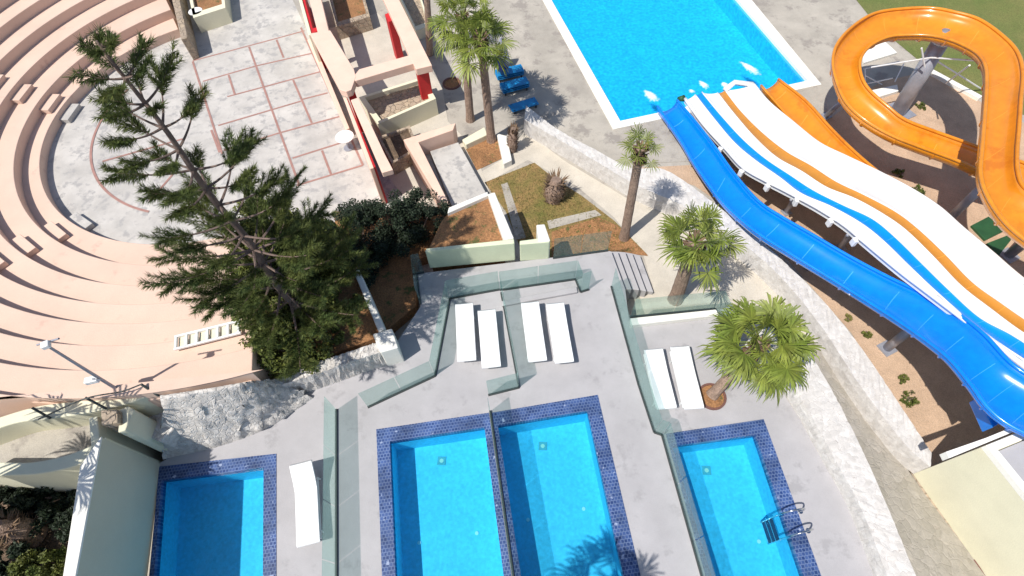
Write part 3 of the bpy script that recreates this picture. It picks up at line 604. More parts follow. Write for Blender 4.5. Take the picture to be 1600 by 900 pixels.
# ------------------------------------------------------------------ glass fences
def fence(pts, label, h=1.05, parent_label=None, panel=1.25):
    P = [G(x, y, pts[0][2] if len(pts[0]) > 2 else 0) for x, y, *_ in pts] if not isinstance(pts[0], Vector) else pts
    c = P[0]; t = thing('glass_fence', c, label, 'glass fence', 'glass fences around the pool terraces')
    for i in range(len(P) - 1):
        A, B = P[i], P[i + 1]; L = (B - A).length; k = max(1, round(L / panel)); d = (B - A) / L; rz = math.atan2(d.y, d.x)
        M().box((A + B) / 2 + Vector((0, 0, .03)), (L, .055, .06), rz).build('base_channel', 'dark_metal', t)
        for j in range(k):
            a = A + d * (L * j / k + .012); b = A + d * (L * (j + 1) / k - .012); m = (a + b) / 2
            M().box(m + Vector((0, 0, .05 + h / 2)), ((b - a).length, .014, h), rz).build('glass_panel', 'glass', t)
    return t
pA = G(526, 640, 0); pB = G(526, 900, 0)
fence([pA, ext(pA, pB, -2.5)], 'long straight glass fence between left pool and middle pools')
fence([(575, 637), (680, 588), (703, 467), (781, 453)], 'angled glass fence around the left pair of middle sunbeds')
fence([(781.5, 454), (899, 437), (907, 457), (920, 453)], 'glass fence behind the right pair of middle sunbeds')
a_ = G(763, 617, 0); b_ = G(811, 607, 0)
fence([(783, 458), (811, 606), (763, 618)], 'glass divider between the two pairs of middle sunbeds')
pc = (pool_out['B'][1] + pool_out['C'][0]) / 2; pe = (pool_out['B'][2] + pool_out['C'][3]) / 2
fence([Vector((pc.x, pc.y + .05, 0.0)), Vector((pe.x, pe.y, 0))], 'glass divider running between the two middle pools')
fence([(657, 476), (651, 428), (663, 426)], 'short glass fence at the left corner of the deck')
fence([(864, 404), (950, 392)], 'glass fence panels at the head of the deck beside the steps')
k1 = G(1022, 676, 0); k2 = G(1034, 680, 0); k3 = G(1096, 900, 0)
fence([G(955, 448, 0), G(997, 600, 0), k1, Vector((k2.x, k2.y, 0)), ext(k2, k3, -2.5)], 'long glass fence between middle pool and right pool')
fence([(984, 496), (1117, 483), (1128, 510)], 'glass fence behind the right pair of sunbeds')

# ------------------------------------------------------------------ sunbeds
def sunbed(label, raised=0):
    t = bpy.data.objects.new('sunbed', None); COL.objects.link(t); tag(t, label, 'sunbed', 'white sunbeds on the pool terraces')
    prof = [(-.97, .30), (-.93, .33), (-.5, .325), (0, .315), (.35, .32), (.6, .34 + raised * .35), (.93, .37 + raised), (.97, .345 + raised)]
    rows = []
    for x, z in prof:
        rows.append([Vector((x, y, z + .018 * (abs(y) / .3) ** 3)) for y in (-.29, -.27, -.15, 0, .15, .27, .29)])
    mm = M().grid(rows); o = mm.build('lounger_shell', 'bed', t, True, solid=.045)
    o.modifiers['solid'].offset = -1
    for sy in (-1, 1):
        M().box((0 if not raised else -.15, sy * .27, .24), (1.8 if not raised else 1.5, .035, .07)).build('side_rail', 'bed', t, bevel=.008)
    for sx in (-.7, .62):
        for sy in (-1, 1): M().tube([(sx, sy * .26, .24), (sx * 1.03, sy * .27, 0)], [.028, .022], 8).build('leg', 'bed', t)
    return t
def dup(o, parent=None):
    c = o.copy(); COL.objects.link(c); c.parent = parent
    for ch in o.children: dup(ch, c)
    return c
beds = [([(711, 477), (740, 476), (745, 563), (714, 564)], 'white sunbed leftmost of the four beside the glass divider'),
        ([(745, 487), (776, 486), (783, 573), (753, 574)], 'white sunbed just left of the glass divider, set slightly nearer the pools'),
        ([(814, 475), (842, 474), (854, 563), (826, 565)], 'white sunbed just right of the glass divider'),
        ([(853, 477), (881, 475), (896, 565), (868, 567)], 'white sunbed with open deck on its right, second from the glass divider'),
        ([(1005, 549), (1035, 546), (1055, 636), (1028, 640)], 'white sunbed on the right terrace nearest the long glass fence'),
        ([(1046, 545), (1076, 542), (1098, 636), (1070, 640)], 'white sunbed on the right terrace next to the potted palm')]
proto = None
for qd, lab in beds:
    top = (G(*qd[0], .33) + G(*qd[1], .33)) / 2; bot = (G(*qd[2], .33) + G(*qd[3], .33)) / 2
    c = (top + bot) / 2; d = top - bot
    o = sunbed(lab) if proto is None else dup(proto); proto = proto or o
    o['label'] = lab; o.location = (c.x, c.y, 0.002); o.rotation_euler.z = math.atan2(d.y, d.x); L_ = d.length
    o.scale = (L_ / 1.94, .97, 1)
top = G(472, 733, .6); bot = G(483, 841, .3); c = (top + bot) / 2; d = top - bot
o = sunbed('white sunbed with raised backrest standing alone beside the left pool', .28); o.location = (c.x, c.y, .002); o.rotation_euler.z = math.atan2(d.y, d.x); o['group'] = 'white sunbeds on the pool terraces'

# ------------------------------------------------------------------ slides
def chute(name, label, st, mt, joint, depth=.42, n=110, jstep=9, m=12, cat='water slide'):
    S = catmull(st, n); rows = []; Ls = []; Rs = []
    for lx, ly, rx, ry, z in S:
        Ls.append(G(lx, ly, z)); Rs.append(G(rx, ry, z))
    for l, r in zip(Ls, Rs):
        row = []
        for k in range(m + 1):
            t_ = k / m; row.append(l.lerp(r, (1 - math.cos(math.pi * t_)) / 2) - Vector((0, 0, depth * math.sin(math.pi * t_) ** .8)))
        rows.append(row)
    c = Ls[0].copy(); c.z = -1; t = thing(name, c, label, cat)
    M().grid(rows).build('trough', mt, t, True, solid=.05)
    for E_ in (Ls, Rs): M().tube([p + Vector((0, 0, .015)) for p in E_], .055, 8).build('rim', mt, t, True)
    for i in range(jstep // 2, n - 1, jstep):
        a = [p + Vector((0, 0, .034)) for p in rows[i]]; b = [p.lerp(p2, .16) + Vector((0, 0, .034)) for p, p2 in zip(rows[i], rows[i + 1])]
        M().strip(a[1:-1], b[1:-1]).build('joint', joint, t)
        # flange rib under the trough
        ua = [p - Vector((0, 0, .05)) for p in rows[i]]; 
        M().tube(ua, .035, 5).build('flange', mt, t)
    return t, Ls, Rs
blue_st = [(1027, 167, 1058, 157, -.5), (1062, 217, 1090, 195, -.38), (1089, 262, 1119, 233, -.15), (1125, 311, 1147, 272, .1), (1155, 341, 1185, 315, .4), (1189, 368, 1222, 340, .6), (1240, 400, 1269, 367, .8), (1296, 434, 1325, 400, 1.0),
           (1360, 474, 1387, 433, 1.3), (1408, 505, 1446, 461, 1.65), (1448, 533, 1494, 489, 2.0), (1485, 563, 1536, 522, 2.3), (1518, 603, 1575, 564, 2.5), (1542, 636, 1606, 587, 2.55), (1576, 664, 1645, 608, 2.6), (1640, 695, 1710, 635, 2.7)]
bs, bL, bR = chute('blue_slide', 'wide curving blue water slide nearest the stone wall', blue_st, 'blue_slide', 'blue_joint', depth=.42, n=120, jstep=9)
orange_st = [(1740, 470, 1790, 380, 3.4), (1670, 420, 1700, 340, 3.35), (1613, 384, 1634, 315, 3.3), (1572, 350, 1600, 293, 3.25), (1545, 312, 1590, 268, 3.2), (1532, 275, 1589, 238, 3.18), (1534, 235, 1592, 200, 3.15), (1538, 185, 1595, 155, 3.12), (1541, 138, 1598, 115, 3.1), (1540, 106, 1590, 83, 3.05), (1529, 86, 1567, 57, 3.0),
             (1507, 72, 1530, 31, 2.9), (1482, 62, 1490, 19, 2.8), (1453, 56, 1455, 13, 2.65), (1421, 55, 1412, 14, 2.5), (1392, 57, 1367, 21, 2.4), (1367, 67, 1333, 41, 2.3), (1350, 82, 1309, 67, 2.2), (1343, 100, 1301, 94, 2.1), (1347, 123, 1306, 124, 2.0), (1360, 143, 1322, 160, 1.9),
             (1387, 167, 1353, 189, 1.8), (1413, 187, 1395, 213, 1.65), (1453, 203, 1440, 231, 1.5), (1503, 221, 1494, 251, 1.35), (1550, 238, 1541, 272, 1.15), (1600, 255, 1595, 292, 1.0), (1655, 280, 1640, 325, .8), (1700, 340, 1665, 360, .6), (1720, 400, 1680, 400, .5)]
os_, oL, oR = chute('spiral_slide', 'orange spiral water slide looping round the grey steel column', orange_st, 'orange', 'orange_joint', depth=.45, n=230, jstep=10)
low_st = [(1189, 134, 1216, 124, -.55), (1236, 187, 1259, 158, -.35), (1285, 234, 1300, 203, -.05), (1325, 258, 1340, 242, .15), (1365, 287, 1385, 280, .35), (1410, 322, 1430, 315, .5), (1460, 367, 1480, 355, .6)]
chute('straight_slide', 'short straight orange slide end dropping into the splash pool', low_st, 'orange', 'orange_joint', depth=.35, n=50, jstep=7)
# wide multi lane slide
ST = [(-.85, [(1070, 156), (1086, 148), (1097, 144), (1121, 145), (1133, 141), (1176, 133)]),
      (-.55, [(1100, 197), (1114, 184), (1126, 179), (1146, 177), (1158, 173), (1200, 162)]),
      (-.15, [(1133, 233), (1147, 223), (1161, 217), (1178, 214), (1191, 206), (1238, 194)]),
      (.25, [(1161, 263), (1180, 251), (1196, 247), (1213, 246), (1229, 236), (1278, 226)]),
      (.6, [(1197, 284), (1217, 277), (1235, 273), (1252, 268), (1268, 258), (1320, 247)]),
      (.85, [(1232, 302), (1252, 303), (1272, 297), (1291, 293), (1307, 283), (1368, 270)]),
      (1.1, [(1280, 328), (1300, 324), (1318, 320), (1336, 311), (1351, 304), (1421, 298)]),
      (1.3, [(1320, 354), (1346, 350), (1363, 341), (1381, 336), (1398, 329), (1464, 326)]),
      (1.5, [(1352, 381), (1380, 377), (1398, 369), (1416, 361), (1433, 355), (1500, 358)]),
      (1.7, [(1404, 424), (1420, 416), (1440, 410), (1457, 401), (1476, 395), (1543, 394)]),
      (1.85, [(1446, 456), (1460, 454), (1482, 451), (1501, 447), (1520, 440), (1577, 424)]),
      (2.0, [(1500, 497), (1510, 498), (1531, 495), (1547, 483), (1564, 472), (1612, 452)]),
      (2.15, [(1547, 534), (1560, 536), (1582, 523), (1599, 521), (1614, 506), (1655, 482)]),
      (2.4, [(1606, 580), (1622, 577), (1642, 562), (1666, 560), (1682, 545), (1715, 525)]),
      (2.8, [(1690, 640), (1712, 640), (1735, 625), (1760, 625), (1780, 605), (1810, 585)])]
flatS = [tuple([z] + [c for p in ps for c in p]) for z, ps in ST]
S = catmull(flatS, 120)
B6 = [[G(s[1 + 2 * i], s[2 + 2 * i], s[0]) for s in S] for i in range(6)]
c0 = B6[2][0].copy(); c0.z = -1
ws = thing('wide_slide', c0, 'wide wavy white water slide with one blue and one orange lane', 'water slide')
for i, (mt_, jt) in enumerate([('white_slide', 'white_slide'), ('blue_lane', 'blue_joint'), ('white_slide', 'white_slide'), ('orange_lane', 'orange_joint'), ('white_slide', 'white_slide')]):
    rows = []
    for a, b in zip(B6[i], B6[i + 1]):
        dep = min(.12, (a - b).length * .16) if i in (1, 3) else .07
        rows.append([a.lerp(b, k / 8) - Vector((0, 0, dep * math.sin(math.pi * k / 8) ** .7)) for k in range(9)])
    M().grid(rows).build('lane', mt_, ws, True)
    if i in (1, 3):
        for j in range(5, 118, 9):
            M().strip([p + Vector((0, 0, .012)) for p in rows[j]], [p.lerp(p2, .14) + Vector((0, 0, .012)) for p, p2 in zip(rows[j], rows[j + 1])]).build('joint', jt, ws)
M().grid([[a - Vector((0, 0, .02)), a - Vector((0, 0, .16)), b - Vector((0, 0, .16)), b - Vector((0, 0, .02))] for a, b in zip(B6[0], B6[5])]).build('underside', 'white_slide', ws)
for i in (1, 2, 3, 4): M().tube([p + Vector((0, 0, .0)) for p in B6[i]], .03, 6).build('lane_divider', 'white_slide', ws, True)
for i in (0, 5):
    M().tube([p + Vector((0, 0, .05)) for p in B6[i]], .075, 8).build('edge_rail', 'white_slide', ws, True)
for j in range(16, 70, 10):
    p = B6[0][j]; p2 = B6[1][j]; d = (p2 - p).normalized()
    M().box(p - d * .12 - Vector((0, 0, .12)), (.12, .18, .26), math.atan2(d.y, d.x)).build('bracket', 'white_slide', ws, bevel=.02)
# pool-side nose of the wide slide
a, b = B6[4][0], B6[5][0]
M().tube([a + Vector((0, 0, .02)), (a + b) / 2 + Vector((-.1, .35, 0)), b + Vector((0, 0, .02))], .12, 8).build('end_lip', 'white_slide', ws, True)
M().tube([B6[0][0] + Vector((-.05, .05, .05)), B6[0][0] + Vector((-.2, .2, -.1))], [.14, .1], 10).build('water_pipe', 'tarp', ws, True)

# supports
def support(bpx, top, label, r=.13, arm=None, cable=None, z0=-1):
    b = G(*bpx, z0); t = thing('slide_support', b, label, 'slide support', 'steel posts carrying the slides')
    tp = Vector(top)
    M().tube([b, tp], r, 14).build('post', 'steel', t, True)
    M().box(b + Vector((0, 0, .03)), (r * 3.4, r * 3.4, .05), .4).build('base_plate', 'steel', t)
    if arm is not None: M().tube([tp - Vector((0, 0, .05)), Vector(arm)], r * .55, 10).build('arm', 'steel', t, True)
    M().tube([tp, tp + Vector((0, 0, .04))], [r * 1.12, r * 1.05], 14).build('cap', 'white_metal', t, True)
    return t
b = G(1402, 176, -1); tp = Vector((b.x, b.y, 2.1)); 
mc = support((1402, 176), G(1470, 65, 2.15), 'thick grey steel column in the middle of the orange loop', .3, arm=G(1478, 48, 2.35))
for e, z in (((1535, 140), -.98), ((1440, 75), 2.2), ((1362, 105), 1.9), ((1528, 95), 2.55)):
    M().tube([G(1455, 90, 1.7) if z < 2 or z > 2.4 else G(1445, 105, 1.4), G(*e, z)], .03, 6).build('brace', 'white_metal', mc)
M().tube([G(1478, 130, .5), G(1515, 102, 2.6)], .03, 6).build('brace', 'white_metal', mc)
support((1385, 545), G(1424, 514, .35), 'leaning grey post with blue bracket under the blue slide', .13, arm=bL[88] - Vector((-.15, -.15, .25)))
support((1312, 388), G(1336, 355, .25), 'light grey post between the blue slide and wide slide', .1, arm=B6[0][62] - Vector((0, 0, .2)))
support((1228, 332), G(1243, 308, -.1), 'short grey post beneath the upper part of the wide slide', .09, arm=B6[0][44] - Vector((0, 0, .2)))
support((1262, 418), G(1268, 405, .1), 'low grey post at the left edge of the blue slide', .07, arm=bL[60] - Vector((0, 0, .15)))
support((1480, 345), G(1480, 345, -1) + Vector((0, 0, 1.9)), 'dark grey post in the shadow right of the wide slide', .14)
support((1290, 182), G(1315, 160, .3), 'grey post below the left side of the orange loop', .1, arm=G(1330, 165, 1.4))
support((1575, 400), G(1575, 400, -1) + Vector((0, 0, 3.0)), 'grey post under the lower bend of the orange slide', .15)
# blue service box under end of the blue slide
tag(M().prism(GG([(1530, 620), (1548, 615), (1562, 662), (1552, 668)], 1.7), 1.3).build('slide_fairing', 'blue_slide', bevel=.03), 'blue panel under the lower right end of the blue slide', 'panel')
# green covers
tag(M().prism(GG([(1518, 352), (1545, 338), (1570, 360), (1540, 375)], -.9), -1).build('ground_cover_sheet', 'tarp', bevel=.01), 'dark green sheet lying on the sand, upper of two', 'sheet')
tag(M().prism(GG([(1542, 380), (1578, 366), (1580, 375), (1560, 400)], -.88), -1).build('ground_cover_sheet', 'tarp', bevel=.01), 'dark green triangular sheet lying on the sand, lower of two', 'sheet')
# small trellis frame in the loop
tr = thing('metal_frame', G(1385, 120, -1), 'light tubular metal frame on the ground inside the orange loop', 'frame')
for a, b, z1, z2 in (((1350, 108), (1405, 96), -.4, -.4), ((1352, 118), (1378, 132), -.5, -.9), ((1350, 132), (1395, 122), -.9, -.5), ((1398, 128), (1412, 100), -.9, -.4), ((1352, 108), (1352, 132), -.4, -.9)):
    M().tube([G(*a, z1), G(*b, z2)], .025, 6).build('bar', 'white_metal', tr)
tag(M().prism(GG([(1445, 108), (1450, 104), (1535, 150), (1530, 154)], -.86), -1).build('lawn_kerb', 'white_wall'), 'white kerb between the lawn and sand by the orange loop', 'kerb')
tag(M().prism(GG([(1345, 75), (1380, 62), (1402, 82), (1350, 98)], -.9), -1).build('concrete_pad', 'white_wall', bevel=.01), 'pale concrete pad inside the top of the orange loop', 'pad')
tag(M().prism(GG([(1352, 143), (1402, 132), (1404, 142), (1358, 156)], -.85), -1).build('concrete_pad', 'white_wall', bevel=.01), 'white concrete slab beside the base of the loop column', 'pad')

# ------------------------------------------------------------------ vegetation
def rv(r): 
    while True:
        v = Vector((r.uniform(-1, 1), r.uniform(-1, 1), r.uniform(-1, 1)))
        if .05 < v.length < 1: return v
def fan_palm(name, base, top, R, nl, label, group, rt=.16, blades=22, mt='frond', seed=1, skirt=True, droop=.5, pot=None):
    r = random.Random(seed); base = Vector(base); top = Vector(top)
    t = thing(name, base, label, 'palm tree', group)
    n = 14; pts = []
    for i in range(n + 1):
        u = i / n; p = base.lerp(top, u); p += Vector((0, 0, 1)) * 0; pts.append(p)
    M().tube(pts, [rt * (1.35 if i == 0 else 1.12 - .25 * i / n + (.04 if i % 2 else 0)) for i in range(n + 1)], 12).build('trunk', 'bark', t)
    if skirt:
        mm = M()
        for i in range(110):
            u = 1 - .28 * r.random() * (2.2 / max(1.6, (top - base).length)) ; p = base.lerp(top, u); a = r.uniform(0, 6.28)
            d = Vector((math.cos(a), math.sin(a), 0)); q1 = p + d * rt * .8; q2 = p + d * (rt * 1.75) + Vector((0, 0, r.uniform(.02, .22))); w = Vector((-d.y, d.x, 0)) * .05
            mm.add([q1 - w, q1 + w, q2 + w * .5, q2 - w * .5], [(0, 1, 2, 3)])
        mm.build('boots', 'skirt', t)
    mm = M()
    for i in range(nl):
        a = i * 2.39996 + r.uniform(-.25, .25); el = math.radians(75 - 112 * (i / nl) ** .8 + r.uniform(-16, 16))
        d = Vector((math.cos(a) * math.cos(el), math.sin(a) * math.cos(el), math.sin(el)))
        pl = R * r.uniform(.25, .66); fl = R * r.uniform(.36, .52)
        h = top + d * pl - Vector((0, 0, .05 * pl))
        side = Vector((-math.sin(a), math.cos(a), 0)); nrm = side.cross(d).normalized()
        wv = side * .018
        mm.add([top - wv, top + wv, h + wv * .7, h - wv * .7], [(0, 1, 2, 3)])
        for b in range(blades):
            ph = math.radians(-115 + 230 * b / (blades - 1)) + r.uniform(-.05, .05)
            bd = (d * math.cos(ph) + side * math.sin(ph)).normalized()
            l = fl * (1 - .25 * abs(ph) / 2) * r.uniform(.7, 1.15); w = (nrm.cross(bd)).normalized() * (fl * .034)
            fold = nrm * r.uniform(-.03, .05)
            p1 = h + bd * l * .5 + fold * l; p2 = h + bd * l * .82 + fold * l - Vector((0, 0, droop * l * .16)); p3 = h + bd * l * .98 - Vector((0, 0, droop * l * r.uniform(.4, .7)))
            mm.add([h, p1 - w, p1 + w, p2 - w * .75, p2 + w * .75, p3], [(0, 1, 2), (1, 3, 4, 2), (3, 5, 4)])
    mm.build('crown', mt, t)
    return t
PG = 'fan palms around the pools'
fan_palm('palm_tree', G(975, 372, -1), G(1001, 232, 3.25), .95, 13, 'slim palm with small crown on a tall bare trunk above the steps', PG, .15, 16, 'frond', 3)
fan_palm('palm_tree', G(1055, 468, -1), G(1086, 378, 2.1), 1.5, 25, 'leaning palm with full green crown beside the blue slide', PG, .2, 24, 'frond', 4)
fan_palm('palm_tree', G(1112, 618, 0), G(1190, 534, 1.8), 1.6, 32, 'low spreading palm with wide crown on the right terrace', PG, .14, 34, 'frond', 5, droop=.7)
fan_palm('palm_tree', G(768, 220, -1), G(751, 60, 3.6), 1.55, 26, 'tall palm growing from the rust brown bed, right of a pair', PG, .16, 24, 'frond', 6)
fan_palm('palm_tree', G(735, 188, -1), G(722, 25, 3.7), 1.55, 26, 'tall palm close behind the pergola, left of a pair', PG, .15, 24, 'frond', 7)
fan_palm('palm_tree', G(672, 85, -1), G(664, -60, 3.4), 1.2, 24, 'dark trunked palm at the top edge right of the pergola', PG, .14, 18, 'frond2', 8)
fan_palm('palm_tree', (-13.6, 2.6, .2), (-12.6, 2.7, 5.8), 2.3, 9, 'large palm at the left edge beside the tall wall', PG, .32, 22, 'frond2', 9, droop=.9)
fan_palm('palm_tree', (-1.6, -2.2, 0), (-1.5, -2.0, 6.6), 1.8, 22, 'tall palm in front of the middle pools casting its shadow on them', PG, .2, 20, 'frond', 10, droop=.9)
# soil ring around the potted palm and pergola palm
def ring(c, r0, r1, z, label):
    t = thing('tree_ring', c, label, 'tree ring'); n = 26; A = []; mm = M()
    for i in range(n):
        a0_, a1_ = i * 2 * math.pi / n, (i + 1) * 2 * math.pi / n
        f = lambda a, r: Vector((c.x + r * math.cos(a), c.y + r * math.sin(a), z + .05)); mm.prism([f(a0_, r0), f(a1_, r0), f(a1_, r1), f(a0_, r1)], z - .01)
    mm.build('rim', 'mat', t); M().disc((c.x, c.y, z + .02), r0, 24, .02).build('soil', 'soil', t)
ring(G(1112, 620, 0), .34, .40, 0, 'round soil ring at the foot of the low spreading palm')
ring(G(706, 131, -1), .34, .42, -1, 'round soil ring in the paving right of the pergola')

# pine
def pine(base, H, label):
    r = random.Random(21); t = thing('pine_tree', base, label, 'pine tree')
    n = 20; M().tube([base + Vector((.03 * math.sin(i * .9), .03 * math.cos(i * .7), H * i / n)) for i in range(n + 1)], [.10 * (1 - i / n) ** .8 + .02 for i in range(n + 1)], 12).build('trunk', 'pine_bark', t, True)
    nd = M(); nw = 15
    for w in range(nw):
        u = w / (nw - 1); z = 1.5 + (H - 1.65) * u ** .95
        nb = 8 if u < .33 else 5; Lmax = 1.7 * (1 - u) ** .62 + .26
        off = r.uniform(0, 6.28)
        for b in range(nb):
            if r.random() < (.05 if u < .33 else .2) and u < .88: continue
            a = off + b * 2 * math.pi / nb + r.uniform(-.2, .2); Lb = Lmax * r.uniform(.6, 1.2); up_ = r.uniform(.0, .28) + .25 * u
            org = base + Vector((0, 0, z)); pts = []
            for k in range(8):
                s_ = k / 7; pts.append(org + Vector((math.cos(a), math.sin(a), 0)) * Lb * s_ + Vector((0, 0, Lb * (up_ * s_ + .10 * s_ * s_ - .06 * math.sin(3.14 * s_)))))
            M().tube(pts, [.035 * (1 - .75 * k / 7) * (1.2 - .5 * u) for k in range(8)], 5).build('branch', 'pine_bark', t)
            side = Vector((-math.sin(a), math.cos(a), 0)); fwd = Vector((math.cos(a), math.sin(a), .2)).normalized()
            s0 = .42 if u < .33 else .6 if u < .85 else .35
            nt = int(6 + 6 * Lb)
            for k in range(nt):
                s_ = s0 + (1 - s0) * (k + r.random()) / nt; i0 = min(6, int(s_ * 7)); p = pts[i0].lerp(pts[i0 + 1], s_ * 7 - i0)
                sd = (1 if k % 2 else -1); tl = Lb * .24 * (1.15 - abs(s_ - .8)) * r.uniform(.6, 1.15) + .1
                d = (side * sd * r.uniform(.3, .8) + fwd * r.uniform(.6, 1.0) + Vector((0, 0, r.uniform(.05, .4)))).normalized()
                # rope like twig covered in short needles
                rad = .085 + .03 * r.random(); st_ = max(5, int(tl / .026))
                for q_ in range(st_):
                    c_ = p + d * tl * q_ / st_ + Vector((0, 0, .12 * (q_ / st_) ** 2 * tl))
                    for e in range(7):
                        v_ = rv(r).normalized(); v_ = (v_ - d * v_.dot(d) + d * .75).normalized(); w_ = v_.cross(Vector((r.random(), r.random(), r.random()))).normalized() * .009
                        nd.add([c_ - w_, c_ + w_, c_ + v_ * rad * 1.5], [(0, 1, 2)])
    nd.build('needles', 'needle', t)
pine(G(482, 507, .7), 9.35, 'tall open branched pine growing from the raised bed between seating and deck')

def shrub(name, blobs, label, mt, nleaf, ls=.07, cat='shrub', seed=1, stem=True, group=None):
    r = random.Random(seed); c = Vector(blobs[0][0]); base = Vector((c.x, c.y, blobs[0][2])); t = thing(name, base, label, cat, group)
    tot = sum(b[1] ** 2 for b in blobs); mm = M(); sm = M()
    for cc, R, zb, *sq in blobs:
        cc = Vector(cc); k = sq[0] if sq else .8
        for i in range(max(2, int(3 + R * 3))):
            a = r.uniform(0, 6.28); sm.tube([Vector((cc.x, cc.y, zb)), cc + Vector((math.cos(a) * R * .5, math.sin(a) * R * .5, R * k * r.uniform(-.2, .5)))], [.03, .012], 5)
        ncl = int(10 + R * 26); cl = []
        for i in range(ncl):
            v = rv(r); v = v.normalized() * (v.length ** .5) * r.uniform(.75, 1.1); cl.append(cc + Vector((v.x * R, v.y * R, v.z * R * k)))
        for i in range(int(nleaf * R * R / tot)):
            q0 = r.choice(cl) + rv(r) * (.26 * min(1, R)); 
            if q0.z < zb: q0.z = zb + r.random() * .1
            n_ = rv(r).normalized(); n_.z = abs(n_.z) + .2; n_.normalize(); u_ = n_.orthogonal().normalized(); u_.rotate(Matrix.Rotation(r.uniform(0, 6.28), 3, n_)); w_ = n_.cross(u_)
            s_ = ls * r.uniform(.6, 1.3)
            mm.add([q0 - u_ * s_, q0 + w_ * s_ * .45, q0 + u_ * s_, q0 - w_ * s_ * .45], [(0, 1, 2, 3)])
    sm.build('stem', 'pine_bark', t); mm.build('foliage', mt, t); return t
# bushes in the pine bed
shrub('bush', [(G(430, 440, 2.0), 1.15, .7), (G(470, 410, 2.1), 1.2, .7), (G(425, 500, 1.6), .95, .7), (G(480, 480, 1.5), .9, .7), (G(455, 540, 1.3), .95, .7), (G(510, 400, 1.8), 1.0, .7), (G(400, 400, 2.4), .9, .7), (G(420, 350, 3.0), .9, .7), (G(380, 450, 1.8), .6, .7), (G(500, 455, 1.3), .6, .7), (G(440, 400, 3.2), .95, .7), (G(480, 370, 3.2), .8, .7), (G(400, 350, 3.8), .8, .7), (G(390, 480, 1.9), .6, .7)], 'loose green and rust bush filling the bed around the pine', 'shrub', 60000, .055, seed=3)
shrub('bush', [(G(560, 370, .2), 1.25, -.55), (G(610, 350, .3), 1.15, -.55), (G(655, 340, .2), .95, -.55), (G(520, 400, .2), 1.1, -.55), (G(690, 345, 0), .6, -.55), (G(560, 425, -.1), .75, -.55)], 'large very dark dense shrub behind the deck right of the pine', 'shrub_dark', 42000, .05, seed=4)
shrub('bush', [(G(520, 525, .95), .3, .7), (G(552, 470, .9), .22, .7)], 'small green bush on bare earth in the pine bed', 'shrub', 1600, .05, seed=5)
for i, (px, R, lab, mt) in enumerate([((1355, 521), .16, 'small dark weed on the sand beside the stone wall', 'shrub'), ((1412, 592), .16, 'small green weed on the sand above the round plant', 'shrub'), ((1421, 624), .26, 'round grey green plant on the sand near the building', 'shrub'), ((1405, 270), .22, 'dark weed clump on the sand left of the shadow', 'shrub'),
                                      ((1432, 298), .25, 'pale green weed clump on the sand beside the wide slide', 'shrub'), ((1440, 165), .2, 'small weed clump inside the orange loop', 'shrub'), ((1325, 497), .12, 'yellowish tuft against the retaining wall', 'tuft')]):
    shrub('weed', [(G(*px, -1 + R * .4), R, -1, .5)], lab, mt, 450, .04, 'weed', seed=20 + i, group='weeds on the sand under the slides')
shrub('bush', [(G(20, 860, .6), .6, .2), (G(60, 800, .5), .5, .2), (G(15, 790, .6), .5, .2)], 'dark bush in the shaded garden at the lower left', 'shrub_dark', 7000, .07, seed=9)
# grass tufts
r = random.Random(5); mm = M(); poly = [(757, 285), (835, 254), (868, 280), (908, 305), (960, 345), (1005, 392), (862, 400), (815, 378)]
def inside(x, y, P):
    c = False
    for i in range(len(P)):
        (x1, y1), (x2, y2) = P[i], P[i - 1]
        if (y1 > y) != (y2 > y) and x < (x2 - x1) * (y - y1) / (y2 - y1) + x1: c = not c
    return c
for i in range(9000):
    x, y = r.uniform(750, 1010), r.uniform(250, 405)
    if not inside(x, y, poly) or math.sin(x * .09) * math.cos(y * .11) + r.uniform(-.9, .9) < -.1: continue
    p = G(x, y, -.982); a = r.uniform(0, 6.28); h = r.uniform(.03, .10); d = Vector((math.cos(a), math.sin(a), 0))
    mm.add([p - d * .012, p + d * .012, p + Vector((r.gauss(0, .04), r.gauss(0, .04), h))], [(0, 1, 2)])
o = mm.build('grass', 'tuft'); tag(o, 'short patchy grass in the garden bed by the path', 'grass', kind='stuff')
# palm stumps
def stump(px, h, rr, lab, seed, z0=-1, lean=(0, 0)):
    r = random.Random(seed); b = G(*px, z0); t = thing('palm_stump', b, lab, 'stump')
    M().tube([b + Vector((lean[0] * k / 6, lean[1] * k / 6, h * k / 6)) for k in range(7)], [rr * (1.2 - .25 * math.cos(k)) * (1 - .06 * k) for k in range(7)], 12).build('trunk', 'bark', t)
    mm = M()
    for i in range(240):
        u_ = r.random(); p = b + Vector((lean[0] * u_, lean[1] * u_, h * u_)); a = r.uniform(0, 6.28); d = Vector((math.cos(a), math.sin(a), 0)); w = Vector((-d.y, d.x, 0)) * .035
        q1 = p + d * rr * .8; q2 = p + d * rr * r.uniform(1.3, 1.8) + Vector((0, 0, r.uniform(.06, .3))); mm.add([q1 - w, q1 + w, q2], [(0, 1, 2)])
    mm.build('boots', 'skirt', t)
stump((864, 312), 1.0, .3, 'shaggy brown cut palm stump in the grass bed', 31, lean=(.1, .1))
stump((800, 236), 1.1, .17, 'slender brown palm stub between path and palm bed', 32, lean=(.1, .1))
stump((62, 838), .9, .3, 'thick shaggy palm trunk stub in the shaded garden', 33, .2, (-.4, .1))
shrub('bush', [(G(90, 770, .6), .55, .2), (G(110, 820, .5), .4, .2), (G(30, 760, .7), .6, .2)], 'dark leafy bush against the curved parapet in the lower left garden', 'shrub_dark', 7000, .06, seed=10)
shrub('bush', [(G(60, 890, .5), .5, .2), (G(90, 880, .4), .35, .2)], 'olive green bush at the bottom left corner beside the tall wall', 'shrub', 4000, .05, seed=11)

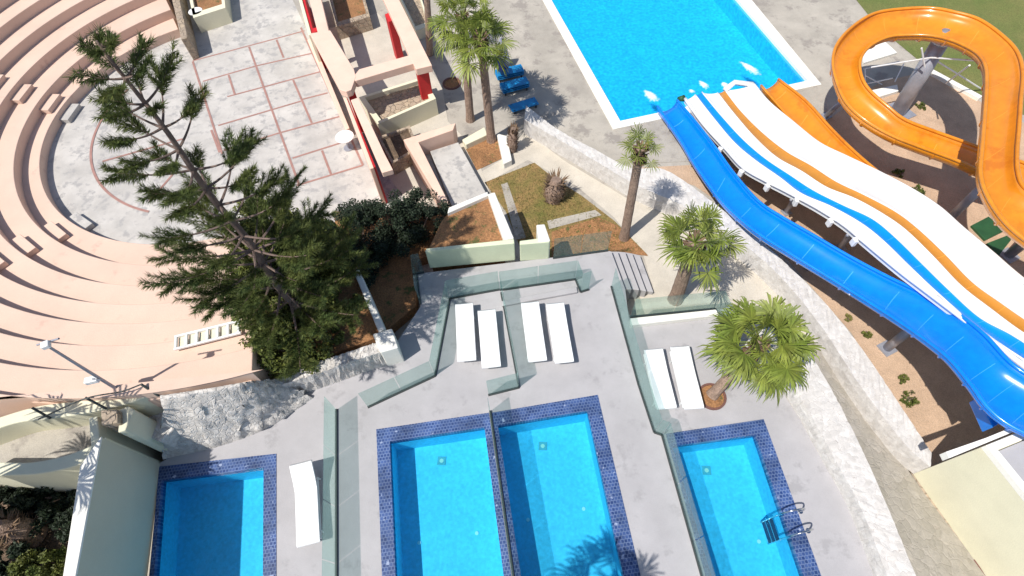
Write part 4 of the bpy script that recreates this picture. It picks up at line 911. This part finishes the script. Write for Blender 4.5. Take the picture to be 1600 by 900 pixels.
# ------------------------------------------------------------------ loungers by the main pool, small things
for i, (px, lab, rz) in enumerate([((796, 112), 'blue stacked plastic lounger nearest the navy parasol', .25), ((804, 132), 'blue stacked plastic lounger in the middle of three', .3), ((818, 160), 'pale blue plastic lounger nearest the retaining wall', .35)]):
    c = G(*px, -.7); t = thing('blue_lounger', (c.x, c.y, -1), lab, 'lounger', 'blue loungers by the main pool')
    for k in range(3 if i < 2 else 1):
        M().box(c + Vector((0, 0, -.12 + .09 * k)), (1.25, .5, .04), rz).build('slatted_seat', 'blue_bed', t, bevel=.01)
    for sx in (-.5, .5):
        for sy in (-.2, .2):
            o_ = Matrix.Rotation(rz, 3, 'Z') @ Vector((sx, sy, 0)); M().box(Vector((c.x, c.y, -.9)) + o_, (.05, .05, .2), rz).build('leg', 'black', t)
b = G(790, 112, -1); t = thing('folded_parasol', b, 'folded navy and grey parasol beside the blue loungers', 'parasol')
tp = G(772, 88, .9)
M().tube([b, tp], .03, 8).build('pole', 'white_metal', t); 
mm = M(); n = 14; rows = []
for k, (u_, rr_) in enumerate([(.35, .26), (.5, .22), (.7, .16), (.9, .1), (1.0, .03)]):
    p = b.lerp(tp, u_); rows.append([p + Vector((math.cos(a * 2 * math.pi / n), math.sin(a * 2 * math.pi / n), 0)) * rr_ * (1 + .3 * (a % 2)) for a in range(n + 1)])
mm.grid(rows).build('canopy', 'navy', t); M().box(b + Vector((0, 0, .05)), (.5, .5, .1), .3).build('base', 'grey_canvas', t, bevel=.02)
b = G(785, 105, -1); t = thing('folded_parasol', b, 'grey folded parasol leaning among the blue loungers', 'parasol')
M().tube([b, b + Vector((0, 0, 1.5))], .03, 8).build('pole', 'white_metal', t)
rows = []
for u_, rr_ in [(.3, .32), (.7, .24), (1.1, .15), (1.5, .04)]:
    rows.append([b + Vector((math.cos(a * 2 * math.pi / n) * rr_ * (1 + .25 * (a % 2)), math.sin(a * 2 * math.pi / n) * rr_ * (1 + .25 * (a % 2)), u_)) for a in range(n + 1)])
M().grid(rows).build('canopy', 'grey_canvas', t)
def table(px, z, rr, lab, mt='white_metal', z0=-1):
    c = G(*px, z); t = thing('round_table', (c.x, c.y, z0), lab, 'table'); M().disc((c.x, c.y, z), rr, 24, .04).build('table_top', mt, t, bevel=.01)
    M().tube([Vector((c.x, c.y, z0)), Vector((c.x, c.y, z - .03))], .04, 8).build('pedestal', 'steel', t); M().disc((c.x, c.y, z0 + .04), rr * .55, 16, .03).build('foot', 'steel', t)
table((538, 213), -.35, .38, 'small round white table on the stage beside the pergola')
table((305, 17), -.2, .34, 'round white table by the planter at the upper stage corner')
tag(M().disc((*G(326, 29, -1)[:2], -.93), .3, 20, .06).build('ground_disc', 'drain'), 'dull green round cover on the stage near the planter', 'cover')
# white ladder-like rack on the tiers
zz = 1.3
for _ in range(6):
    q_ = G(328, 540, zz); rr_ = math.hypot(q_.x - CX, q_.y - CY); zz = -1 + RISE * sum(1 for cx_, cy_, v_ in RING if v_ < math.hypot(q_.x - cx_, q_.y - cy_)) + .01
A = G(276, 549, zz); B = G(380, 523, zz); A2 = G(275, 530, zz); d = (B - A); L = d.length; d.normalize(); nrm = Vector((-d.y, d.x, 0)); wd = (A2 - A).dot(nrm)
t = thing('white_rack', (A + B) / 2, 'white ladder shaped rack lying on the salmon tiers', 'rack')
for s_ in (0, wd): M().box((A + B) / 2 + nrm * s_ + Vector((0, 0, .12)), (L, .06, .08), math.atan2(d.y, d.x)).build('rail', 'white_metal', t, bevel=.01)
for k in range(7): M().box(A + d * (L * (k + .15) / 6.4) + nrm * wd / 2 + Vector((0, 0, .12)), (.06, abs(wd), .08), math.atan2(d.y, d.x)).build('rung', 'white_metal', t, bevel=.01)
for k in range(6): M().box(A + d * (L * (k + .65) / 6.4) + nrm * wd / 2 + Vector((0, 0, .05)), (L / 8.4, abs(wd) * .9, .03), math.atan2(d.y, d.x)).build('slat_panel', 'cream', t)
# lamp pole with stays
b = G(189, 612, 2.1); tp = G(75, 541, 4.7)
t = thing('lamp_pole', b, 'slim grey lamp pole with cross arm standing on the curved parapet', 'lamp pole')
M().tube([b, Vector((b.x, b.y, 2.1)).lerp(tp, 1)], [.045, .03], 10).build('pole', 'steel', t)
M().tube([G(58, 539, 4.65), G(92, 529, 4.8)], .022, 8).build('cross_arm', 'steel', t)
M().box(tp + Vector((0, 0, .06)), (.16, .16, .12), .4).build('lamp_head', 'white_metal', t, bevel=.02)
M().box(G(144, 594, 3.0), (.3, .16, .14), .2).build('flood_light', 'white_metal', t, bevel=.02)
M().tube([G(144, 592, 3.1), G(157, 594, 3.0)], .02, 6).build('light_bracket', 'steel', t)
for i, (a, b_, lab) in enumerate([((50, 637), (78, 653), 'thin dark bracket on the curved parapet, leftmost of three'), ((133, 621), (165, 638), 'thin dark bracket on the curved parapet beside the brown post'), ((220, 600), (247, 618), 'thin dark bracket on the curved parapet nearest the pine bed')]):
    o = M().tube([G(*a, 2.5), G(*b_, 2.16)], .03, 8).tube([G(*b_, 2.16), G(*b_, 2.0)], .03, 8).build('wall_bracket', 'dark_metal'); tag(o, lab, 'bracket', 'brackets on the curved parapet')
o = M().tube([Vector(v) for v in catmull([tuple(G(60, 655, 2.25)), tuple(G(133, 623, 2.6)), tuple(G(189, 612, 2.55)), tuple(G(222, 600, 2.5))], 20)], .018, 6).build('rail_cable', 'dark_metal'); tag(o, 'thin dark cable strung along the curved parapet', 'cable')
